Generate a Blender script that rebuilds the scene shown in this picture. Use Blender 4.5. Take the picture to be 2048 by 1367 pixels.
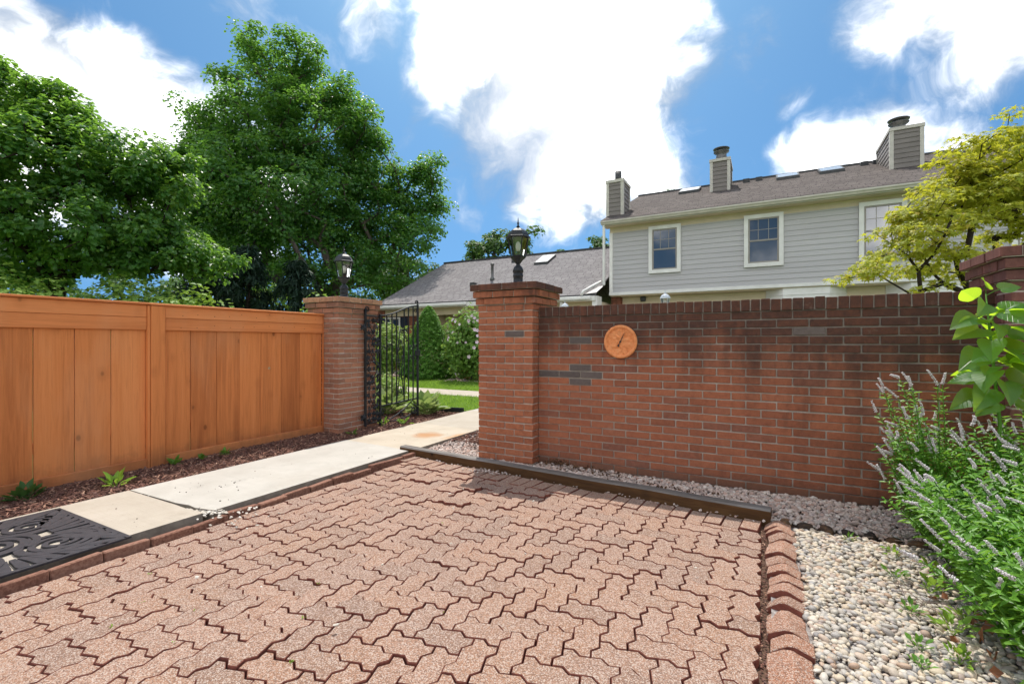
import bpy, bmesh, math, random
import numpy as np
from mathutils import Vector, Matrix, Euler
from mathutils import noise as mnoise

for o in list(bpy.data.objects):
    bpy.data.objects.remove(o)
scene = bpy.context.scene
COL = scene.collection
R = random.Random(11)
NP = np.random.default_rng(5)
rad = math.radians

# ------------------------------------------------------------------ camera
cam_d = bpy.data.cameras.new('camera')
cam = bpy.data.objects.new('camera', cam_d)
COL.objects.link(cam)
cam.location = (0, 0, 1.22)
cam.rotation_euler = (rad(90), 0, rad(28.224))
cam_d.sensor_width = 36.0
cam_d.lens = 16.506
cam_d.clip_start = 0.05
cam_d.clip_end = 3000
scene.camera = cam

# ------------------------------------------------------------------ node helper
class NT:
    def __init__(self, tree):
        self.t = tree
    def n(self, typ, ins=None, **props):
        nd = self.t.nodes.new(typ)
        for k, v in props.items():
            setattr(nd, k, v)
        for k, v in (ins or {}).items():
            s = nd.inputs[k]
            if isinstance(v, bpy.types.NodeSocket):
                self.t.links.new(v, s)
            else:
                s.default_value = v
        return nd
    def math(self, op, a, b=0.0, c=None, clamp=False):
        ins = {0: a, 1: b}
        if c is not None:
            ins[2] = c
        return self.n('ShaderNodeMath', ins, operation=op, use_clamp=clamp).outputs[0]
    def vmath(self, op, a, b=(0, 0, 0)):
        nd = self.n('ShaderNodeVectorMath', {0: a, 1: b}, operation=op)
        return nd.outputs['Value'] if op in ('DOT_PRODUCT', 'LENGTH') else nd.outputs[0]
    def noise(self, vec, scale, detail=3.0, rough=0.55, dist=0.0):
        return self.n('ShaderNodeTexNoise', {'Vector': vec, 'Scale': scale, 'Detail': detail,
                      'Roughness': rough, 'Distortion': dist}).outputs[0]
    def ramp(self, fac, stops, interp='LINEAR'):
        nd = self.n('ShaderNodeValToRGB', {0: fac})
        cr = nd.color_ramp
        cr.interpolation = interp
        while len(cr.elements) < len(stops):
            cr.elements.new(0.5)
        for e, (p, c) in zip(cr.elements, stops):
            e.position = p
            e.color = (*c, 1) if len(c) == 3 else c
        return nd.outputs[0]
    def mix(self, fac, a, b, blend='MIX'):
        nd = self.n('ShaderNodeMix', data_type='RGBA', blend_type=blend)
        for idx, v in ((0, fac), (6, a), (7, b)):
            s = nd.inputs[idx]
            if isinstance(v, bpy.types.NodeSocket):
                self.t.links.new(v, s)
            else:
                s.default_value = (*v, 1) if isinstance(v, tuple) and len(v) == 3 else v
        return nd.outputs[2]
    def maprange(self, v, a, b, c=0.0, d=1.0, smooth=False):
        return self.n('ShaderNodeMapRange', {0: v, 1: a, 2: b, 3: c, 4: d},
                      interpolation_type='SMOOTHSTEP' if smooth else 'LINEAR', clamp=True).outputs[0]
    def scalevec(self, vec, s):
        return self.n('ShaderNodeVectorMath', {0: vec, 1: s}, operation='MULTIPLY').outputs[0]

# ------------------------------------------------------------------ sky, sun, exposure
SUN_TO = Vector((-0.236, 0.45, 1.0)).normalized()
sun_el = math.asin(SUN_TO.z)
sun_az = math.atan2(SUN_TO.x, SUN_TO.y)
world = bpy.data.worlds.new('World')
scene.world = world
world.use_nodes = True
w = NT(world.node_tree)
world.node_tree.nodes.clear()
sky = w.n('ShaderNodeTexSky', sky_type='NISHITA')
sky.sun_disc = False
sky.sun_elevation = sun_el
sky.sun_rotation = sun_az
sky.altitude = 200
sky.air_density = 1.0
sky.dust_density = 0.6
sky.ozone_density = 2.0
SKY_STRENGTH = 0.06
tc = w.n('ShaderNodeTexCoord').outputs['Generated']
dirv = w.vmath('NORMALIZE', tc)
# look the clear sky up a little higher than the ray: keeps the blue deep down to the roofs
sepd = w.n('ShaderNodeSeparateXYZ', {0: dirv})
lift = w.n('ShaderNodeCombineXYZ', {0: sepd.outputs[0], 1: sepd.outputs[1], 2: w.math('ADD', w.math('MULTIPLY', w.math('ABSOLUTE', sepd.outputs[2]), 0.8), 0.30)})
w.t.links.new(lift.outputs[0], sky.inputs[0])
n_warp = w.n('ShaderNodeTexNoise', {'Vector': dirv, 'Scale': 6.0, 'Detail': 3.0, 'Roughness': 0.55}).outputs[1]
warp = w.vmath('NORMALIZE', w.vmath('ADD', dirv, w.scalevec(w.vmath('SUBTRACT', n_warp, (0.5, 0.5, 0.5)), (0.13, 0.13, 0.13))))
CLOUDS = [  # direction, angular radius (rad), weight
    ((-0.35, 0.756, 0.553), .19, 1.0), ((-0.313, 0.834, 0.455), .18, 1.0), ((-0.441, 0.793, 0.42), .11, .9),
    ((-0.27, 0.89, 0.375), .13, 1.0), ((-0.36, 0.87, 0.345), .11, 1.0), ((-0.22, 0.82, 0.545), .13, .95), ((-0.17, 0.935, 0.315), .07, .75),
    ((-0.533, 0.70, 0.472), .06, .55), ((-0.575, 0.605, 0.553), .05, .6),
    ((-0.90, 0.25, 0.345), .11, 1.0), ((-0.862, 0.35, 0.35), .10, 1.0), ((-0.93, 0.2, 0.30), .16, 1.0), ((-0.89, 0.19, 0.45), .06, .8), ((-0.82, 0.48, 0.25), .14, .9),
    ((0.18, 0.865, 0.475), .075, .72), ((0.276, 0.865, 0.43), .09, .75), ((0.15, 0.937, 0.312), .07, .66),
    ((0.07, 0.945, 0.312), .055, .62), ((0.23, 0.92, 0.30), .07, .6), ((0.039, 0.918, 0.395), .03, .40)]
acc = None
for d, r, wt in CLOUDS:
    L_ = math.sqrt(sum(c * c for c in d))
    v = w.maprange(w.vmath('DOT_PRODUCT', warp, tuple(c / L_ for c in d)), math.cos(r * 1.45), math.cos(r * 0.15), 0.0, wt, False)
    acc = v if acc is None else w.math('MAXIMUM', acc, v)
# the rest of the dome carries on with broken cloud of the same kind
big = w.noise(dirv, 2.6, 3.0, 0.55)
front = w.maprange(w.vmath('DOT_PRODUCT', dirv, (-0.43, 0.80, 0.42)), 0.60, 0.76, 0.0, 1.0, True)
other = w.math('MULTIPLY', w.maprange(big, 0.42, 0.62, 0.0, 1.0, False), w.math('SUBTRACT', 1.0, front))
acc = w.math('MAXIMUM', acc, other)
fine = w.noise(warp, 9.0, 6.0, 0.60, 0.2)
dens = w.math('ADD', acc, w.math('MULTIPLY', w.math('SUBTRACT', fine, 0.5), 1.25))
cmask = w.maprange(dens, 0.06, 0.92, 0.0, 1.0, True)
cmask = w.math('POWER', cmask, 1.25)
wmask = w.maprange(fine, 0.52, 0.80, 0.0, 0.30, True)
cmask = w.math('MAXIMUM', cmask, wmask)
CL = 33.0
low = w.noise(warp, 4.2, 3.0, 0.55)
ccol = w.ramp(w.maprange(w.math('ADD', w.math('MULTIPLY', low, 0.7), w.math('MULTIPLY', fine, 0.3)), 0.36, 0.60, 0, 1), [(0.0, (.26, .275, .30)), (0.30, (.29, .30, .31)), (0.62, (.7, .7, .7)), (1.0, (1.2, 1.18, 1.15))])
edge = w.math('MULTIPLY', w.maprange(dens, 0.20, 1.10, 0.26, 1.0), CL)
ccol = w.n('ShaderNodeVectorMath', {0: ccol, 3: edge}, operation='SCALE').outputs[0]
skyc = w.scalevec(sky.outputs[0], (0.57, 0.92, 1.03))
mixed = w.mix(cmask, skyc, ccol)
bg = w.n('ShaderNodeBackground', {'Color': mixed, 'Strength': SKY_STRENGTH})
out = w.n('ShaderNodeOutputWorld', {'Surface': bg.outputs[0]})
world.cycles.sampling_method = 'MANUAL'
world.cycles.sample_map_resolution = 1024

sun_d = bpy.data.lights.new('sun', 'SUN')
sun_d.energy = 2.1
sun_d.angle = rad(0.55)
sun_d.color = (1.0, 0.955, 0.88)
sun = bpy.data.objects.new('sun', sun_d)
COL.objects.link(sun)
sun.rotation_euler = (-SUN_TO).to_track_quat('-Z', 'Y').to_euler()
sun.location = (-3, 6, 14)

vs = scene.view_settings
vs.view_transform = 'Standard'
vs.look = 'None'
vs.gamma = 1.0
vs.use_curve_mapping = False
vs.exposure = 1.30
scene.cycles.max_bounces = 8
scene.cycles.diffuse_bounces = 4
scene.cycles.glossy_bounces = 3
scene.cycles.transmission_bounces = 6
scene.cycles.transparent_max_bounces = 8

# ------------------------------------------------------------------ object helpers
def tag(o, label=None, cat=None, group=None, kind=None):
    if label: o['label'] = label
    if cat: o['category'] = cat
    if group: o['group'] = group
    if kind: o['kind'] = kind
    return o

def obj(name, data, parent=None, loc=(0, 0, 0), rot=(0, 0, 0), scale=None):
    o = bpy.data.objects.new(name, data)
    COL.objects.link(o)
    o.location = loc
    o.rotation_euler = rot
    if scale is not None:
        o.scale = scale
    if parent is not None:
        o.parent = parent
    return o

def thing(name, label, cat, loc=(0, 0, 0), rz=0.0, group=None):
    o = obj(name, None, None, loc, (0, 0, rz))
    o.empty_display_size = 0.1
    return tag(o, label, cat, group)

class MB:
    """collects faces of one mesh"""
    def __init__(self):
        self.v = []
        self.f = []
        self.m = []
    def add(self, vs, fs, mi=0):
        o = len(self.v)
        self.v += [tuple(p) for p in vs]
        self.f += [tuple(i + o for i in f) for f in fs]
        self.m += [mi] * len(fs)
        return self
    def box(self, a, b, mi=0, M=None):
        x0, y0, z0 = a; x1, y1, z1 = b
        vs = [(x0, y0, z0), (x1, y0, z0), (x1, y1, z0), (x0, y1, z0), (x0, y0, z1), (x1, y0, z1), (x1, y1, z1), (x0, y1, z1)]
        if M is not None:
            vs = [M @ Vector(p) for p in vs]
        return self.add(vs, [(0, 3, 2, 1), (4, 5, 6, 7), (0, 1, 5, 4), (1, 2, 6, 5), (2, 3, 7, 6), (3, 0, 4, 7)], mi)
    def prism(self, pts, z0, z1, mi=0, M=None, mside=None):
        n = len(pts)
        vs = [(p[0], p[1], z0) for p in pts] + [(p[0], p[1], z1) for p in pts]
        if M is not None:
            vs = [M @ Vector(p) for p in vs]
        self.add(vs, [tuple(range(n, 2 * n)), tuple(range(n - 1, -1, -1))], mi)
        o = len(self.v) - 2 * n
        for i in range(n):
            j = (i + 1) % n
            self.f.append((o + i, o + j, o + n + j, o + n + i)); self.m.append(mi if mside is None else mside)
        return self
    def tube(self, path, r, n=6, mi=0, cap=True):
        path = [Vector(p) for p in path]
        rs = r if isinstance(r, (list, tuple)) else [r] * len(path)
        rings = []
        up = Vector((0, 0, 1))
        for i, p in enumerate(path):
            t = (path[min(i + 1, len(path) - 1)] - path[max(i - 1, 0)])
            t = t.normalized() if t.length > 1e-9 else Vector((0, 0, 1))
            u = t.cross(up if abs(t.z) < 0.95 else Vector((1, 0, 0))).normalized()
            v = t.cross(u)
            rings.append([p + (u * math.cos(2 * math.pi * k / n) + v * math.sin(2 * math.pi * k / n)) * rs[i] for k in range(n)])
        vs = [q for rg in rings for q in rg]
        fs = []
        for i in range(len(path) - 1):
            for k in range(n):
                a = i * n + k; b = i * n + (k + 1) % n
                fs.append((a, a + n, b + n, b))
        if cap:
            fs.append(tuple(range(n)))
            e = (len(path) - 1) * n
            fs.append(tuple(range(e + n - 1, e - 1, -1)))
        return self.add(vs, fs, mi)
    def lathe(self, prof, n=16, mi=0, M=None, rot0=0.0):
        vs = []
        for (r, z) in prof:
            for k in range(n):
                a = rot0 + 2 * math.pi * k / n
                vs.append((r * math.cos(a), r * math.sin(a), z))
        if M is not None:
            vs = [M @ Vector(p) for p in vs]
        fs = []
        for i in range(len(prof) - 1):
            for k in range(n):
                a = i * n + k; b = i * n + (k + 1) % n
                fs.append((a, b, b + n, a + n))
        fs.append(tuple(range(n - 1, -1, -1)))
        e = (len(prof) - 1) * n
        fs.append(tuple(range(e, e + n)))
        return self.add(vs, fs, mi)
    def mesh(self, name, mats, smooth=False, bevel=0.0):
        me = bpy.data.meshes.new(name)
        me.from_pydata(self.v, [], self.f)
        for m in (mats if isinstance(mats, (list, tuple)) else [mats]):
            me.materials.append(m)
        me.polygons.foreach_set('material_index', self.m)
        if bevel > 0:
            bm = bmesh.new(); bm.from_mesh(me)
            bmesh.ops.bevel(bm, geom=list(bm.edges), offset=bevel, segments=1, affect='EDGES', clamp_overlap=True)
            bm.to_mesh(me); bm.free()
        if smooth:
            me.polygons.foreach_set('use_smooth', [True] * len(me.polygons))
        me.update()
        return me
    def build(self, name, mats, parent=None, smooth=False, bevel=0.0, loc=(0, 0, 0), rot=(0, 0, 0)):
        return obj(name, self.mesh(name, mats, smooth, bevel), parent, loc, rot)

_box_cache = {}
def box_mesh(dims, mat, bevel):
    key = (tuple(round(d, 3) for d in dims), mat.name, bevel)
    if key not in _box_cache:
        x, y, z = (d / 2 for d in dims)
        _box_cache[key] = MB().box((-x, -y, -z), (x, y, z)).mesh('block', mat, bevel=bevel)
    return _box_cache[key]

def mesh_np(name, V, F, mats, smooth=False):
    """V (n,3), F (m,k) with equal face size"""
    me = bpy.data.meshes.new(name)
    V = np.ascontiguousarray(V, dtype=np.float32); F = np.ascontiguousarray(F, dtype=np.int32)
    me.vertices.add(len(V)); me.vertices.foreach_set('co', V.ravel())
    m, k = F.shape
    me.loops.add(m * k); me.loops.foreach_set('vertex_index', F.ravel())
    me.polygons.add(m); me.polygons.foreach_set('loop_start', np.arange(m, dtype=np.int32) * k)
    for mt in (mats if isinstance(mats, (list, tuple)) else [mats]):
        me.materials.append(mt)
    me.update(calc_edges=True)
    me.polygons.foreach_set('use_smooth', np.full(m, smooth, dtype=bool))
    me.validate()
    return me

def scatter_mesh(name, tv, tf, C, M, mats, smooth=False):
    tv = np.asarray(tv, dtype=np.float64); tf = np.asarray(tf, dtype=np.int64)
    C = np.asarray(C, dtype=np.float64)
    V = np.einsum('nij,kj->nki', M, tv) + C[:, None, :]
    F = tf[None] + (np.arange(len(C)) * len(tv))[:, None, None]
    return mesh_np(name, V.reshape(-1, 3), F.reshape(-1, tf.shape[1]), mats, smooth)

def unit(a):
    return a / np.maximum(np.linalg.norm(a, axis=-1, keepdims=True), 1e-9)

def frames(zdir, ydir, scale):
    """per-item matrices: local z along zdir, local y roughly along ydir; scale (n,) or (n,3)"""
    z = unit(zdir)
    x = unit(np.cross(ydir, z)); y = np.cross(z, x)
    M = np.stack([x, y, z], axis=-1)
    s = np.asarray(scale, dtype=float)
    if s.ndim == 1:
        s = np.repeat(s[:, None], 3, axis=1)
    return M * s[:, None, :]

def rand_unit(n, rng=NP):
    return unit(rng.normal(size=(n, 3)))

def ico(level):
    bm = bmesh.new()
    bmesh.ops.create_icosphere(bm, subdivisions=level, radius=1.0)
    v = np.array([x.co[:] for x in bm.verts]); f = np.array([[q.index for q in p.verts] for p in bm.faces])
    bm.free()
    return v, f
ICO1 = ico(1); ICO2 = ico(2)
LEAF = (np.array([(0, 0, 0), (.48, .42, .10), (.3, .75, .06), (0, 1, -.06), (-.3, .75, .06), (-.48, .42, .10)]),
        np.array([(0, 1, 2), (0, 2, 3), (0, 3, 4), (0, 4, 5)]))
QLEAF = (np.array([(0, 0, 0), (.46, .5, .12), (0, 1, -.05), (-.46, .5, .12)]), np.array([(0, 1, 2), (0, 2, 3)]))

# ------------------------------------------------------------------ materials
def new_mat(name):
    m = bpy.data.materials.new(name)
    m.use_nodes = True
    t = NT(m.node_tree)
    b = m.node_tree.nodes['Principled BSDF']
    return m, t, b

def link(t, sock, inp):
    t.t.links.new(sock, inp)

def rnd(t):
    g = t.n('ShaderNodeNewGeometry').outputs['Random Per Island']
    o = t.n('ShaderNodeObjectInfo').outputs['Random']
    return t.math('FRACT', t.math('ADD', g, o))

def pos(t):
    return t.n('ShaderNodeNewGeometry').outputs['Position']

def bump(t, b, h, strength=0.3, dist=0.01):
    nd = t.n('ShaderNodeBump', {'Height': h, 'Strength': strength, 'Distance': dist})
    link(t, nd.outputs[0], b.inputs['Normal'])

def noisy(name, stops, scale=8.0, rough=0.8, bscale=None, bstr=0.3, bdist=0.005, rv=0.0, stretch=(1, 1, 1), spec=0.3, metal=0.0, detail=5.0):
    m, t, b = new_mat(name)
    p = t.scalevec(pos(t), stretch)
    n = t.noise(p, scale, detail, 0.6)
    if rv:
        n = t.math('ADD', n, t.math('MULTIPLY', t.math('SUBTRACT', rnd(t), 0.5), rv))
    c = t.ramp(n, stops)
    link(t, c, b.inputs['Base Color'])
    b.inputs['Roughness'].default_value = rough
    b.inputs['Specular IOR Level'].default_value = spec
    b.inputs['Metallic'].default_value = metal
    if bscale:
        bump(t, b, t.noise(p, bscale, 4.0, 0.6), bstr, bdist)
    return m

def leaf_mat(name, c1, c2, trans, tfac=0.45, rough=0.5, spec=0.35, c3=None):
    m, t, b = new_mat(name)
    r = rnd(t)
    cl = t.noise(pos(t), 0.9, 2.0)
    f = t.math('ADD', t.math('MULTIPLY', r, 0.65), t.math('MULTIPLY', cl, 0.45), clamp=True)
    stops = [(0.15, c1), (0.75, c2)] + ([(0.97, c3)] if c3 else [])
    c = t.ramp(f, stops)
    link(t, c, b.inputs['Base Color'])
    b.inputs['Roughness'].default_value = rough
    b.inputs['Specular IOR Level'].default_value = spec
    tr = t.n('ShaderNodeBsdfTranslucent', {'Color': t.mix(0.75, c, t.mix(r, trans, tuple(x * .7 for x in trans)))})
    mx = t.n('ShaderNodeMixShader', {0: tfac, 1: b.outputs[0], 2: tr.outputs[0]})
    link(t, mx.outputs[0], m.node_tree.nodes['Material Output'].inputs[0])
    return m

def wall_stain_tone(t, c, P, amount=.90):
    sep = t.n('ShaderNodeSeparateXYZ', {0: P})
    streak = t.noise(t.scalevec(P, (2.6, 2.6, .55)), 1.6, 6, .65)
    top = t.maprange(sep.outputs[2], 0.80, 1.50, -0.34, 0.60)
    side = t.maprange(sep.outputs[0], -1.3, 0.9, 0.0, 0.40)  # colour also gets steadily darker towards the right end of the wall
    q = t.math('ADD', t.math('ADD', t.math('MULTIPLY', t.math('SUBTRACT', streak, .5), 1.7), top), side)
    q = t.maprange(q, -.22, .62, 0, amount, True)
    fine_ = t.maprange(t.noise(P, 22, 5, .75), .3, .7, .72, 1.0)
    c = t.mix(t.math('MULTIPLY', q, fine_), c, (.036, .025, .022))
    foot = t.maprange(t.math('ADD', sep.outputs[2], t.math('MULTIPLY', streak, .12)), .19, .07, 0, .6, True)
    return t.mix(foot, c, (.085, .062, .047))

def brick_mat(name, stops, stain_tone=False, grime=0.0):
    m, t, b = new_mat(name)
    P = pos(t)
    r = rnd(t)
    c = t.ramp(r, stops)
    c = t.mix(t.maprange(t.noise(P, 24, 5, .75), .38, .66, 0, .75), c, t.scalevec(c, (.60, .56, .56)))
    c = t.mix(t.maprange(t.noise(P, 6, 3, .6), .5, .7, 0, .35), c, t.scalevec(c, (1.22, 1.28, 1.24)))
    # vertical wire-cut texture
    cut = t.noise(t.scalevec(P, (230, 230, 16)), 1.0, 3, .6)
    c = t.mix(t.math('MULTIPLY', cut, .35), c, t.scalevec(c, (.5, .5, .5)))
    sep = t.n('ShaderNodeSeparateXYZ', {0: P})
    if stain_tone:
        # black weathering that runs down from the coping, plus darkening towards the right end
        c = wall_stain_tone(t, c, P)
    elif grime:
        streak = t.noise(t.scalevec(P, (3, 3, .8)), 2.2, 6, .65)
        top = t.maprange(sep.outputs[2], 1.35, 1.85, -0.3, .40)
        s = t.maprange(t.math('ADD', t.math('MULTIPLY', t.math('SUBTRACT', streak, .5), 1.6), top), .0, .6, 0, grime, True)
        c = t.mix(s, c, (.03, .021, .019))
    eff = t.maprange(t.noise(P, 9, 5, .7), .62, .78, 0, .3)
    c = t.mix(eff, c, (.42, .34, .29))
    link(t, c, b.inputs['Base Color'])
    b.inputs['Roughness'].default_value = .9
    b.inputs['Specular IOR Level'].default_value = .2
    bump(t, b, t.math('ADD', cut, t.math('MULTIPLY', t.noise(P, 60, 4), .8)), .5, .003)
    return m

BR = [(0, (.31, .112, .062)), (.35, (.39, .134, .070)), (.7, (.42, .152, .080)), (.88, (.34, .128, .074)), (1, (.26, .108, .072))]
M_brick_wall = brick_mat('brick_wall', BR, stain_tone=True)
M_brick_pier = brick_mat('brick_pier', [(0, (.35, .122, .064)), (.5, (.45, .162, .082)), (1, (.39, .142, .076))], grime=.75)
M_brick_gate = brick_mat('brick_gate', [(0, (.30, .15, .10)), (.5, (.44, .20, .12)), (1, (.36, .16, .10))], grime=.35)
M_brick_purple = brick_mat('brick_purple', [(0, (.16, .072, .065)), (.5, (.25, .10, .08)), (1, (.19, .085, .07))], grime=.55)
M_brick_grey = brick_mat('brick_grey', [(0, (.13, .105, .095)), (1, (.17, .135, .12))])
M_brick_tan = brick_mat('brick_tan', [(0, (.42, .22, .13)), (1, (.50, .28, .17))])
def mortar_wall():
    m, t, b = new_mat('mortar_wall')
    P = pos(t)
    c = t.ramp(t.noise(P, 14, 5, .6), [(.25, (.30, .245, .20)), (.7, (.46, .385, .325))])
    link(t, wall_stain_tone(t, c, P, .62), b.inputs['Base Color'])
    b.inputs['Roughness'].default_value = .95
    bump(t, b, t.noise(P, 90, 4), .4, .004)
    return m
M_mortar_wall = mortar_wall()
M_mortar_cope = noisy('mortar_coping', [(.25, (.17, .14, .12)), (.7, (.34, .29, .25))], 18, .95, 90, .4, .004)
M_mortar_lt = noisy('mortar_pale', [(.25, (.42, .36, .31)), (.7, (.60, .54, .48))], 14, .95, 90, .4, .004)
M_mortar = noisy('mortar', [(.25, (.33, .27, .22)), (.7, (.50, .42, .355))], 14, .95, 90, .4, .004)

def wood_mat(name, dark, mid, light, stretch=(26, 26, 1.3), rough=.7, knots=True, rv=.34, bstr=.3, splash=False):
    m, t, b = new_mat(name)
    P = pos(t)
    o = t.n('ShaderNodeObjectInfo').outputs['Random']
    off = t.n('ShaderNodeCombineXYZ', {0: t.math('MULTIPLY', o, 17.0), 1: t.math('MULTIPLY', o, 9.0), 2: t.math('MULTIPLY', o, 31.0)}).outputs[0]
    P2 = t.vmath('ADD', P, off)
    big = t.noise(t.scalevec(P2, tuple(s * .22 for s in stretch)), 1.0, 4, .6, .8)
    g = t.noise(t.scalevec(P2, stretch), 1.0, 6, .65, 1.2)
    f = t.math('ADD', t.math('MULTIPLY', g, .45), t.math('MULTIPLY', big, .55))
    f = t.math('ADD', f, t.math('MULTIPLY', t.math('SUBTRACT', o, .5), rv))
    c = t.ramp(f, [(.28, dark), (.5, mid), (.72, light)])
    if knots:
        vor = t.n('ShaderNodeTexVoronoi', {'Vector': t.scalevec(P2, (4.2, 4.2, 2.6)), 'Scale': 1.0, 'Randomness': 1.0})
        k = t.maprange(vor.outputs['Distance'], .045, .10, .85, 0, True)
        c = t.mix(k, c, tuple(x * .28 for x in dark))
        ring = t.maprange(vor.outputs['Distance'], .10, .26, .35, 0, True)
        c = t.mix(ring, c, dark)
    fl_ = t.noise(t.scalevec(P2, tuple(s * 3.2 for s in stretch)), 1.0, 3, .6, .6)
    c = t.mix(t.maprange(fl_, .52, .70, 0, .24), c, t.scalevec(c, (.55, .52, .50)))
    if splash:
        zc = t.n('ShaderNodeSeparateXYZ', {0: P}).outputs[2]
        sp_ = t.maprange(t.math('ADD', zc, t.math('MULTIPLY', t.noise(P, 7, 5, .7), .34)), .42, .16, 0, .55, True)
        c = t.mix(sp_, c, (.12, .058, .032))
        wash = t.maprange(t.noise(t.scalevec(P, (1.5, 1.5, .5)), 1.3, 4, .6), .5, .7, 0, .28)
        c = t.mix(wash, c, (.62, .31, .155))
    link(t, c, b.inputs['Base Color'])
    b.inputs['Roughness'].default_value = rough
    b.inputs['Specular IOR Level'].default_value = .25
    bump(t, b, t.math('ADD', g, t.math('MULTIPLY', fl_, .6)), bstr, .004)
    return m

M_fence = wood_mat('fence_stain', (.40, .12, .034), (.62, .205, .060), (.70, .255, .084), splash=True)
M_fence_h = wood_mat('fence_stain_rail', (.52, .165, .050), (.66, .225, .072), (.72, .265, .092), stretch=(26, 1.3, 26), splash=True)
M_timber = wood_mat('timber_side', (.030, .014, .006), (.085, .040, .014), (.17, .090, .034), stretch=(1.6, 26, 26), rough=.85, rv=0, bstr=.6)
M_timber_top = wood_mat('timber_top', (.075, .062, .052), (.17, .15, .135), (.28, .26, .24), stretch=(2.2, 30, 30), rough=.9, knots=False, rv=0, bstr=.8)

def concrete(name, a, b_, rust=False, sc=3.0):
    m, t, b = new_mat(name)
    P = pos(t)
    n = t.noise(P, sc, 7, .62)
    c = t.ramp(n, [(.3, a), (.7, b_)])
    sp = t.noise(P, 190, 2, .5)
    c = t.mix(t.maprange(sp, .60, .72, 0, .4), c, tuple(x * .55 for x in a))
    br_ = t.noise(t.scalevec(P, (3, 150, 3)), 1.0, 3, .6)
    c = t.mix(t.maprange(br_, .45, .75, 0, .22), c, tuple(x * .72 for x in a))
    bl = t.noise(P, 5.5, 6, .7)
    c = t.mix(t.maprange(bl, .56, .70, 0, .30), c, tuple(x * .68 for x in a))
    st = t.noise(P, 1.2, 5, .7)
    c = t.mix(t.maprange(st, .55, .75, 0, .25), c, (.36, .29, .21))
    if rust:
        d = t.vmath('LENGTH', t.scalevec(t.vmath('SUBTRACT', t.vmath('ADD', P, t.scalevec(t.n('ShaderNodeTexNoise', {'Vector': P, 'Scale': 5.0, 'Detail': 4.0}).outputs[1], (.25, .25, 0))), (-3.68, 4.92, .03)), (1.0, 1.0, 0)))
        c = t.mix(t.maprange(d, .06, .26, .8, 0, True), c, (.40, .19, .07))
        d2 = t.vmath('LENGTH', t.scalevec(t.vmath('SUBTRACT', t.vmath('ADD', P, t.scalevec(t.n('ShaderNodeTexNoise', {'Vector': P, 'Scale': 6.0, 'Detail': 4.0}).outputs[1], (.2, .2, 0))), (-3.33, 5.05, .03)), (2.2, .8, 0)))
        c = t.mix(t.maprange(d2, .05, .3, .7, 0, True), c, (.46, .24, .10))
    link(t, c, b.inputs['Base Color'])
    b.inputs['Roughness'].default_value = .92
    b.inputs['Specular IOR Level'].default_value = .2
    bump(t, b, t.math('ADD', t.noise(P, 240, 3), t.math('MULTIPLY', n, .6)), .25, .003)
    return m
M_conc_a = concrete('concrete_tan', (.385, .33, .262), (.465, .405, .335))
M_conc_b = concrete('concrete_pale', (.41, .378, .33), (.49, .458, .407))
M_conc_c = concrete('concrete_rusty', (.42, .355, .275), (.52, .445, .35), rust=True)
M_conc_side = noisy('concrete_side', [(.3, (.17, .145, .115)), (.7, (.30, .26, .21))], 12, .95, 60, .5, .006)

def paver_mat(name, base, dirt):
    m, t, b = new_mat(name)
    P = pos(t)
    r = rnd(t)
    c = t.ramp(r, [(0, tuple(x * .80 for x in base)), (.35, base), (.7, (base[0] * 1.06, base[1] * .98, base[2] * .90)), (1, tuple(x * 1.12 for x in base))])
    big = t.noise(P, 1.7, 5, .65)
    c = t.mix(t.maprange(big, .47, .70, 0, .65), c, dirt)
    v = t.n('ShaderNodeTexVoronoi', {'Vector': P, 'Scale': 260.0, 'Randomness': 1.0})
    cell = t.n('ShaderNodeSeparateColor', {0: v.outputs['Color']}).outputs[0]
    c = t.mix(t.maprange(cell, .66, .78, 0, .65), c, (.50, .42, .36))
    c = t.mix(t.maprange(cell, .30, .18, 0, .65), c, (.105, .062, .05))
    mid = t.noise(P, 26, 4, .7)
    c = t.mix(t.maprange(mid, .5, .75, 0, .35), c, t.scalevec(c, (.70, .64, .62)))
    link(t, c, b.inputs['Base Color'])
    b.inputs['Roughness'].default_value = .88
    b.inputs['Specular IOR Level'].default_value = .25
    bump(t, b, t.math('ADD', t.math('SUBTRACT', 1.0, v.outputs['Distance']), t.math('MULTIPLY', mid, 1.5)), .55, .004)
    return m
M_paver = paver_mat('paver_top', (.292, .174, .122), (.315, .172, .100))
M_paver_side = noisy('paver_side', [(.3, (.10, .028, .020)), (.7, (.23, .075, .05))], 30, .9, 120, .5, .005)
M_edger = noisy('edger_face', [(.3, (.13, .055, .035)), (.5, (.22, .105, .07)), (.72, (.29, .16, .11))], 60, .9, 140, .6, .006, rv=.2)
M_soldier = paver_mat('soldier_top', (.30, .150, .095), (.28, .14, .09))
M_sand = noisy('bed_sand', [(.3, (.06, .033, .022)), (.7, (.15, .085, .055))], 40, .95, 90, .5, .006)
M_black = noisy('black_iron', [(.3, (.005, .006, .008)), (.7, (.013, .015, .019))], 30, .45, 200, .15, .001, spec=.35)
M_rubber = noisy('mat_rubber', [(.3, (.022, .022, .027)), (.7, (.040, .040, .048))], 25, .55, 300, .3, .002, spec=.4)
M_trim = noisy('white_trim', [(.3, (.66, .64, .60)), (.7, (.78, .76, .73))], 3, .55)
M_cream = noisy('cream_siding', [(.3, (.60, .50, .345)), (.7, (.68, .575, .41))], 2, .6)
M_siding = noisy('grey_siding', [(.3, (.425, .405, .41)), (.7, (.475, .455, .455))], 1.5, .55, 60, .06, .002, stretch=(.3, 1, 2))
M_siding_dk = noisy('brown_grey_siding', [(.3, (.18, .155, .138)), (.7, (.225, .195, .175))], 2, .6)
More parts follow.
